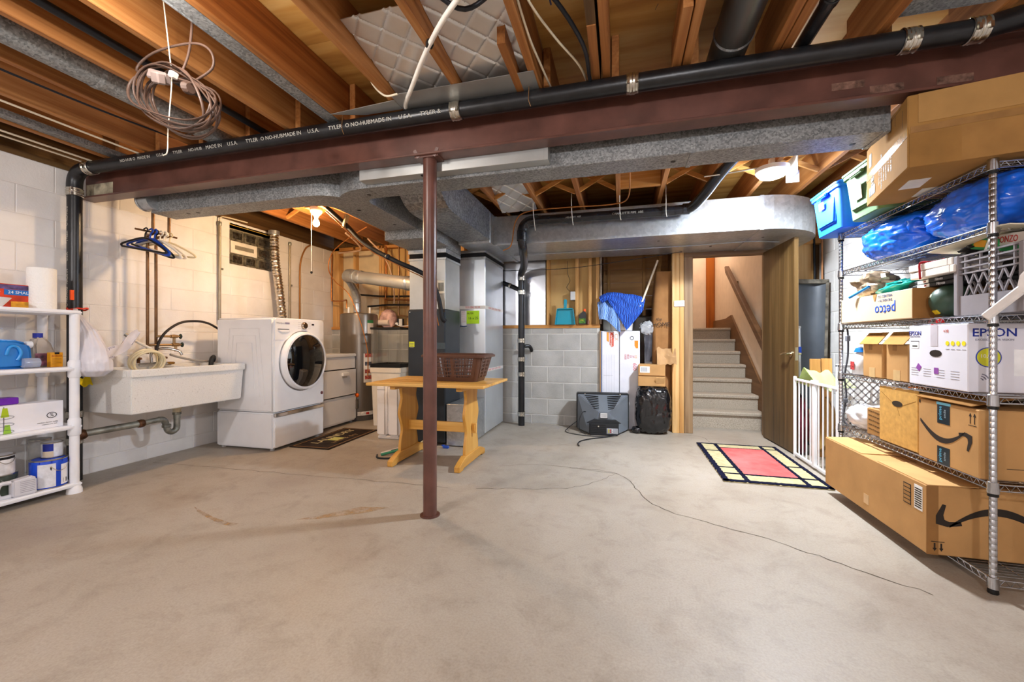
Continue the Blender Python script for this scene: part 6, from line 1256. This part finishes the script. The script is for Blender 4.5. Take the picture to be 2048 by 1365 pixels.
text('CARTRIDGE', .02, (.2056, .04, .055), (R(90), 0, R(90)), M_INK, ep); text('IMPRESSION', .018, (.2056, .04, .025), (R(90), 0, R(90)), M_INK, ep)
o = T('red_lid', 'shiny red cap lying on the printer carton', 'lid', (1.53, 2.52, 1.134)); MB().lathe([(.034, 0), (.036, .003), (.034, .007), (.016, .008), (.016, .024), (.012, .028), (0, .028)], n=24).build('cap', M('c01018', .2, coat=.5), o, smooth=40)
for k, (y, w_, lb, h_) in enumerate(((3.035, .20, 'open kraft carton with raised printed flaps nearer the shelf end', .205), (2.80, .19, 'open kraft carton tucked between its twin and the printer carton', .205))):
    o = carton('kraft_carton', lb, (1.68, y, .828), w_, .36, h_, R(-90)); MB().obox((0, -.172, h_ + .035), (w_ - .004, .004, .09), (R(-38), 0, 0)).build('flap', M('a5793f', .75), o); MB().obox((0, .16, h_ + .04), (w_ - .004, .004, .10), (R(20), 0, 0)).build('flap', M('b98c55', .75), o)
    for q in range(3): text('handle with care keep dry', .012, (0, -.160 + q * .014, h_ + .060 - q * .019), (R(52), 0, 0), M('6a4a28', .7), o)
    MB().box(-.035, .0, -.1812, -.1795, h_ - .035, h_ - .002).build('tape', M('9a7040', .5), o); MB().box(-.03, .03, -.1812, -.1795, .0, .06).build('label', M('c4a372', .6), o)
o = T('cleaner_bottle', 'white bottle with a blue cap at the far end of the third shelf', 'bottle', (1.56, 3.28, .828)); MB().lathe([(.045, 0), (.05, .006), (.05, .10), (.035, .135), (.022, .15)], n=24).build('body', M_PLW, o, smooth=45); MB().lathe([(.024, .148), (.04, .15), (.03, .175), (0, .185)], n=20).build('cap', M('1668b8', .35), o, smooth=40); MB().box(-.053, -.0505, -.022, .022, .03, .085).build('label', M('b03a3a', .5, var=.4, sc=60), o)
# fourth shelf (1.165)
pc = carton('pet_store_carton', 'kraft carton with upside down blue lettering on the fourth wire shelf', (1.69, 2.995, 1.173), .735, .42, .16, R(-90.5), mat=M('d3bd9c', .7, var=.03, sc=5)); M_PB = M('2450b0', .6)
text('petco', .088, (.13, -.2106, .062), (R(90), R(180), 0), M_PB, pc, bold=.012); text('THE HEALTH +', .021, (.13, -.2106, .118), (R(90), R(180), 0), M('4a5a8a', .6), pc); text('WELLNESS CO.', .021, (.13, -.2106, .142), (R(90), R(180), 0), M('4a5a8a', .6), pc)
MB().box(.3665, .3685, -.21, .2, 0, .16).build('end_panel', M('96693a', .75), pc); MB().prism([(.01, .16), (.05, .16), (.035, .12), (.025, .12)], -.212, -.2095, 'xz').build('torn_tab', M('a87a48', .7), pc)
o = T('rubber_ball', 'dark green ball with a small label on the fourth wire shelf', 'ball', (1.60, 2.56, 1.173)); MB().sph((0, 0, .083), .083, 32, 20).build('ball', M('3a4f42', .4, var=.08, sc=4), o, smooth=60); MB().obox((-.073, .022, .11), (.004, .03, .016), (0, R(20), R(-15))).build('label', M('b9c4ae', .5), o); MB().obox((-.062, .0, .028), (.012, .028, .022), (0, R(-40), 0)).build('yellow_mark', M('d8b820', .5), o)
for k in range(2):
    o = carton('air_filter', ('thin black and white air filter box, lower of the pair', 'thin black and white air filter box, upper of the pair')[k], (1.73, 2.60, 1.335 + k * .023), .40, .36, .021, R(-90 - 3 * k), mat=M('26262a', .5), group='air filter boxes'); MB().box(-.12, -.03, -.1808, -.1795, .002, .019).build('label', M('d6d6d8', .5), o); text('3M', .016, (-.06, -.181, .0105), (R(90), 0, 0), M('8a2a2a', .5), o, bold=.015); text('Filtrete', .02, (.05, -.1806, .0105), (R(90), 0, 0), M('d9d9dc', .5), o)
for k, (z, w_, dx) in enumerate(((1.382, .29, 0), (1.420, .27, .02))):
    o = carton('white_flat_box', ('flat white box, lower of two under the blue bags', 'flat white box with a red cord, upper of two')[k], (1.66, 2.56 + dx, z), w_, .30, .036, R(-88 + 3 * k), mat=M('d8cfc6', .5, var=.02), group='flat white boxes'); MB().box(w_ / 2 - .03, w_ / 2 - .028, -.1506, .15, .001, .037).build('lid_edge', M('b5aaa0', .5), o)
    if k: MB().tube([(-.02, -.14, .04), (-.05, -.154, .04), (-.05, -.156, .0), (-.048, -.155, -.045)], .005, 6).build('red_cord', M('a01420', .5), o); MB().tube([(-.05, -.15, .04), (.0, -.1, .042), (.06, -.13, .041)], .005, 6).build('red_cord', M('a01420', .5), o)
def crumple(name, lb, cat, loc, sz, mat, seed, amp=.35, rot=None): o = T(name, lb, cat, loc, rot=rot); MB().sph((0, 0, sz[2]), sz, 36, 24, lambda d: 1 + amp * noise.noise(d * 2.2 + Vector((seed, 0, 0))) + amp * .4 * noise.noise(d * 6 + Vector((0, seed, 0)))).build('bag', mat, o, smooth=35); return o
crumple('foil_snack_bag', 'crumpled tan and silver bag above the upside down lettering', 'bag', (1.62, 3.22, 1.335), (.11, .13, .085), M('8f7a62', .35, .3, .25, 12), 4)
crumple('teal_bag', 'glossy teal bag lying on the pet store carton', 'bag', (1.60, 2.92, 1.335), (.09, .17, .035), M('0f8f86', .25, 0, .2, 8), 9, .3, (R(-8), 0, 0))
o = T('paper_sheaf', 'pale sheaf of papers slanting behind the teal bag', 'paper', (1.68, 2.96, 1.345), rot=(R(-12), 0, 0)); 
for k in range(4): MB().obox((.01 * k, 0, .012 * k + .03), (.18, .34, .002), (0, R(-6 + k * 3), R(4 * k))).build('sheet', M('c4cdc8', .6), o)
cable('blue_pen', 'long blue stick poking out over the pet store carton', [(1.455, 3.20, 1.338), (1.48, 3.13, 1.368), (1.50, 3.07, 1.395)], .008, M('2a78c0', .35), 'stick', 2)
# grey milk crate and its contents
mc = T('milk_crate', 'grey plastic milk crate at the near end of the fourth shelf', 'crate', (1.70, 2.25, 1.173), RX); M_MC = M('8a8488', .5, var=.05); q = .165
for sx in (-q, q):
    for sy in (-q, q): MB().box(sx - .012, sx + .012, sy - .012, sy + .012, 0, .28).build('corner_post', M_MC, mc, .003)
for pl in ('f', 'r', 'b', 'l'):
    def B_(a0, a1, z0, z1, nm, th=.006):
        if pl == 'f': MB().box(a0, a1, -q - th, -q + th, z0, z1).build(nm, M_MC, mc)
        elif pl == 'b': MB().box(a0, a1, q - th, q + th, z0, z1).build(nm, M_MC, mc)
        elif pl == 'r': MB().box(q - th, q + th, a0, a1, z0, z1).build(nm, M_MC, mc)
        else: MB().box(-q - th, -q + th, a0, a1, z0, z1).build(nm, M_MC, mc)
    B_(-q, q, .0, .09, 'panel'); 
    for z in (.19, .215, .245, .272): B_(-q, q, z, z + .007, 'rail')
    for k in range(4): a = -q + .04 + k * .082; B_(a, a + .006, .19, .28, 'slat', .004)
    for k in range(7):
        a = -.15 + k * .05
        for s_ in (-1, 1):
            p0 = (a - s_ * .025, .09); p1 = (a + s_ * .025, .19)
            if abs(p0[0]) > q or abs(p1[0]) > q: continue
            if pl in 'fb': y = -q if pl == 'f' else q; MB().bar((p0[0], y, p0[1]), (p1[0], y, p1[1]), .006, .006, (0, 1, 0)).build('lattice_bar', M_MC, mc)
            else: x = q if pl == 'r' else -q; MB().bar((x, p0[0], p0[1]), (x, p1[0], p1[1]), .006, .006, (1, 0, 0)).build('lattice_bar', M_MC, mc)
MB().box(-q, q, -q, q, 0, .008).build('bottom', M_MC, mc)
o = T('spray_bottle', 'dark bottle with grey cap lying in the milk crate', 'bottle', (1.66, 2.26, 1.39), rot=(R(90), 0, 0)); MB().lathe([(.0, -.06), (.03, -.06), (.03, .04), (.015, .06), (.015, .08), (0, .08)], n=18).build('body', M_BLK, o, smooth=40); MB().lathe([(.018, .07), (.018, .11), (0, .112)], n=16).build('cap', M('8a9096', .4), o, smooth=40)
o = carton('game_box', 'white box with red capital letters across the milk crate', (1.66, 2.17, 1.455), .26, .20, .05, R(-100), rot=(R(0), R(8), R(-100)), mat=M('d0c8c0', .5)); text('BONZO', .038, (-.02, -.1006, .025), (R(90), 0, 0), M('b02a24', .5), o, bold=.01)
o = carton('garden_pack', 'green and orange pack leaning over the milk crate', (1.60, 2.32, 1.458), .13, .10, .05, rot=(R(-8), R(14), R(-96)), mat=M('2e8a4a', .45)); MB().box(-.045, .03, -.0512, -.0495, .012, .042).build('label', M('d89a2a', .5), o); MB().box(.035, .05, -.0512, -.0495, .0, .05).build('white_band', M_WHT, o)
crumple('dark_gloves', 'pair of black rubber gloves bunched above the flat boxes', 'gloves', (1.62, 2.40, 1.46), (.06, .10, .030), M('1a1a1c', .5), 12, .4)
o = tag(MB().sheet(10, 14, lambda u, v: (1.50 + .34 * u, 2.10 + .46 * v, 1.528 - .012 * math.sin(3.1 * u) - .03 * v * v + .006 * math.sin(8 * v)), .004).build('cream_cloth', M('d9d2bc', .8), smooth=60), 'cream cloth bunched right under the blue bags', 'cloth')
o = T('plastic_scoop', 'white plastic scoop sticking out past the near post', 'scoop', (1.44, 2.13, 1.15), rot=(0, R(0), R(-60))); MB().bar((0, 0, .0), (.11, 0, .11), .035, .012, (0, 1, 0)).build('handle', M('dedad8', .4), o, .005); MB().prism([(.09, .10), (.12, .08), (.24, .14), (.27, .20), (.22, .25), (.16, .24), (.10, .16)], -.008, .008, 'xz').build('blade', M('dedad8', .4), o, .006, 2)
# fifth shelf (1.54): blue bags
M_BB = M('0d62dd', .22, 0, .18, 5, .4, 'blue_film', coat=.5)
def bigbag(lb, loc, sz, seed):
    o = T('blue_plastic_bag', lb, 'bag', loc, group='blue bags on the fifth shelf')
    def f(d): q = (abs(d.x) ** 2.8 + abs(d.y) ** 2.8 + abs(d.z) ** 2.8) ** (-1 / 2.8); return q * (1 + .10 * noise.noise(d * 1.8 + Vector((seed, 0, 0))) + .05 * noise.noise(d * 5 + Vector((seed, 2, 0))) + .05 * abs(noise.noise(Vector((d.x * 8, d.y * 8 + seed, d.z * 4)))) + .02 * noise.noise(d * 16))
    MB().sph((0, 0, sz[2]), sz, 110, 70, f).build('film', M_BB, o, smooth=60); MB().sph((-.1, (-1) ** seed * sz[1] * .8, sz[2] * 1.2), (.05, .05, .04), 16, 10, lambda d: 1 + .4 * noise.noise(d * 4)).build('knot', M_BB, o, smooth=50)
    return o
bigbag('shiny blue plastic bag on the fifth shelf, at the far end', (1.68, 2.98, 1.548), (.19, .265, .122), 1); bigbag('shiny blue plastic bag on the fifth shelf, by the near post', (1.70, 2.40, 1.548), (.20, .28, .124), 2)
# top shelf: totes and carton
def tote(name, lb, loc, sx, sy, h_, mat, rz=RX):
    o = T(name, lb, 'tote', loc, rz); rs = []
    for z, e, r_ in ((0, -.03, .03), (.004, -.025, .035), (h_ - .03, .0, .04), (h_ - .03, .012, .045), (h_, .014, .045), (h_, .004, .04), (.02, -.028, .03)): rs.append(rr(sx / 2 + e, sy / 2 + e, z, 6, r_))
    MB().rings(rs).build('body', mat, o, smooth=35); MB().rings([rr(sx / 2 + .018, sy / 2 + .018, h_ - .008, 6, .045), rr(sx / 2 + .02, sy / 2 + .02, h_ + .004, 6, .045), rr(sx / 2, sy / 2, h_ + .014, 6, .045)]).build('lid', mat, o, smooth=35)
    MB().prism([(-sx * .30, .05), (sx * .30, .05), (sx * .34, h_ - .07), (-sx * .34, h_ - .07)], -sy / 2 + .002, -sy / 2 + .05, 'xz').build('end_panel', mat, o, .01, 2); MB().box(-.07, .07, -sy / 2 - .03, -sy / 2 - .005, h_ - .05, h_ - .03).build('grip', mat, o, .006, 2); return o
t1 = tote('storage_tote', 'bright blue plastic tote at the far end of the top shelf', (1.645, 3.395, 1.815), .40, .50, .30, M('0c62d8', .5, var=.02)); MB().obox((-.02, -.262, .20), (.07, .003, .05), (R(5), 0, 0)).build('sticker', M('e4e0dc', .5, var=.2, sc=40), t1)
t2 = tote('storage_tote', 'sage green plastic tote between the blue tote and big carton', (1.65, 2.965, 1.815), .36, .50, .30, M('5f7f58', .68, var=.02)); lg = MB().obox((.0, -.262, .15), (.09, .003, .10), (R(5), 0, 0)).build('sticker', M('d6cdb8', .5), t2); MB().obox((.005, -.265, .195), (.06, .002, .02), (R(5), 0, 0)).build('red_mark', M('c02a24', .5), lg)
tc = T('large_carton', 'large taped kraft carton jammed under the beam on the top shelf', 'box', (1.214, 2.193, 1.816), R(-102.8)); a_, b_ = .60, .62   # local -x along the far edge, +y into the shelf
tcm = M('9c7442', .9, var=.05, sc=5, bmp=.15)
MB().box(-a_, 0, 0, b_, 0, .318).build('carton', tcm, tc, .004)
for x0, x1, z0, z1 in ((-.60, -.0, .135, .175),): MB().box(x0, x1, -.0012, .001, z0, z1).build('clear_tape', M('b5843e', .15, var=.2, sc=20, coat=.6), tc)
for k in range(6): text(('W/G: 12.5 KGS', 'MADE FOR HOME USE', 'ITEM NO. 4471', 'CARTON 1 OF 1', 'QTY 1 PC', 'SIZE 60 X 60')[k], .018, (-.38 + k * .035, -.0006, .11), (R(90), R(-90), 0), M('5a4630', .6), tc)
barcode(tc, -.55, -.0006, .19, .05, .09, False); barcode(tc, -.56, -.0006, .03, .13, .06, False)
text('GEN', .06, (-.49, -.0006, .12), (R(90), R(-90), 0), M('3a2c1c', .6), tc, bold=.02)
for x, z, w_, h_ in ((-.23, .30, .16, .0015), (-.15, .25, .0015, .05), (-.06, .20, .0015, .08)): MB().box(x, x + w_, -.0008, .0006, z, z + h_).build('print_line', M('5a4630', .6), tc)
MB().box(0, .0014, .01, b_ - .01, .15, .178).build('seam_tape', M('8f683a', .35, var=.06, sc=20), tc); MB().box(0, .003, .005, .17, .0, .148).build('flap', M('8f6838', .75), tc); MB().box(0, .0022, .17, b_ - .01, .0, .145).build('flap', M('966e3e', .75), tc); MB().box(0, .0025, .035, b_ - .005, .19, .316).build('flap', M('a37c4a', .75, var=.04), tc)
MB().box(-.33, -.19, .06, .14, -.0012, .0005).build('label', M('ddd3c0', .5), tc); MB().box(-.50, -.36, .16, .34, -.0012, .0005).build('label', M('cfc4ae', .5), tc)
# lattice panel and cord at the shelf end
lt = T('lattice_panel', 'white plastic lattice gate panel behind the far end of the shelf', 'gate', (1.76, 3.50, .06)); M_LT = M('eceef2', .4)
for s_ in (-1, 1):
    for k in range(-9, 10):
        c_ = k * .052; x0, x1 = -.235, .235
        z0, z1 = .42 + c_ + s_ * x0 * 1.1, .42 + c_ + s_ * x1 * 1.1; P0, P1 = Vector((x0, 0, z0)), Vector((x1, 0, z1))
        d = P1 - P0; ts = [0, 1]
        for zl in (0.02, .80):
            t = (zl - P0.z) / d.z
            ts = [max(ts[0], min(1, t)) if (zl == .02) == (d.z > 0) else ts[0], min(ts[1], max(0, t)) if (zl == .80) == (d.z > 0) else ts[1]]
        if ts[1] - ts[0] > .05: MB().bar(P0 + d * ts[0], P0 + d * ts[1], .008, .006, (0, 1, 0)).build('lattice_bar', M_LT, lt)
for bx in ((-.25, -.225, 0, .82), (.225, .25, 0, .82)): MB().box(bx[0], bx[1], -.012, .012, bx[2], bx[3]).build('frame', M_LT, lt, .004)
for z in (0, .80): MB().box(-.25, .25, -.012, .012, z, z + .022).build('frame', M_LT, lt, .004)
o = T('power_cord', 'grey power cord with plug hanging at the far shelf post', 'cord', (1.53, 3.43, .45)); MB().tube([(.0, -.02, .70), (.02, .0, .66), (.025, .01, .5), (.01, .02, .35), (.02, .02, .2), (.0, .02, .05), (.02, .0, .0)], .006, 8).build('cord', M('4a4a50', .5), o, smooth=60); MB().box(.01, .035, -.005, .02, .60, .64).build('plug', M('7a7c84', .5), o, .004); MB().box(.0, .025, .005, .03, .16, .19).build('connector', M('5a5c62', .5), o, .004)
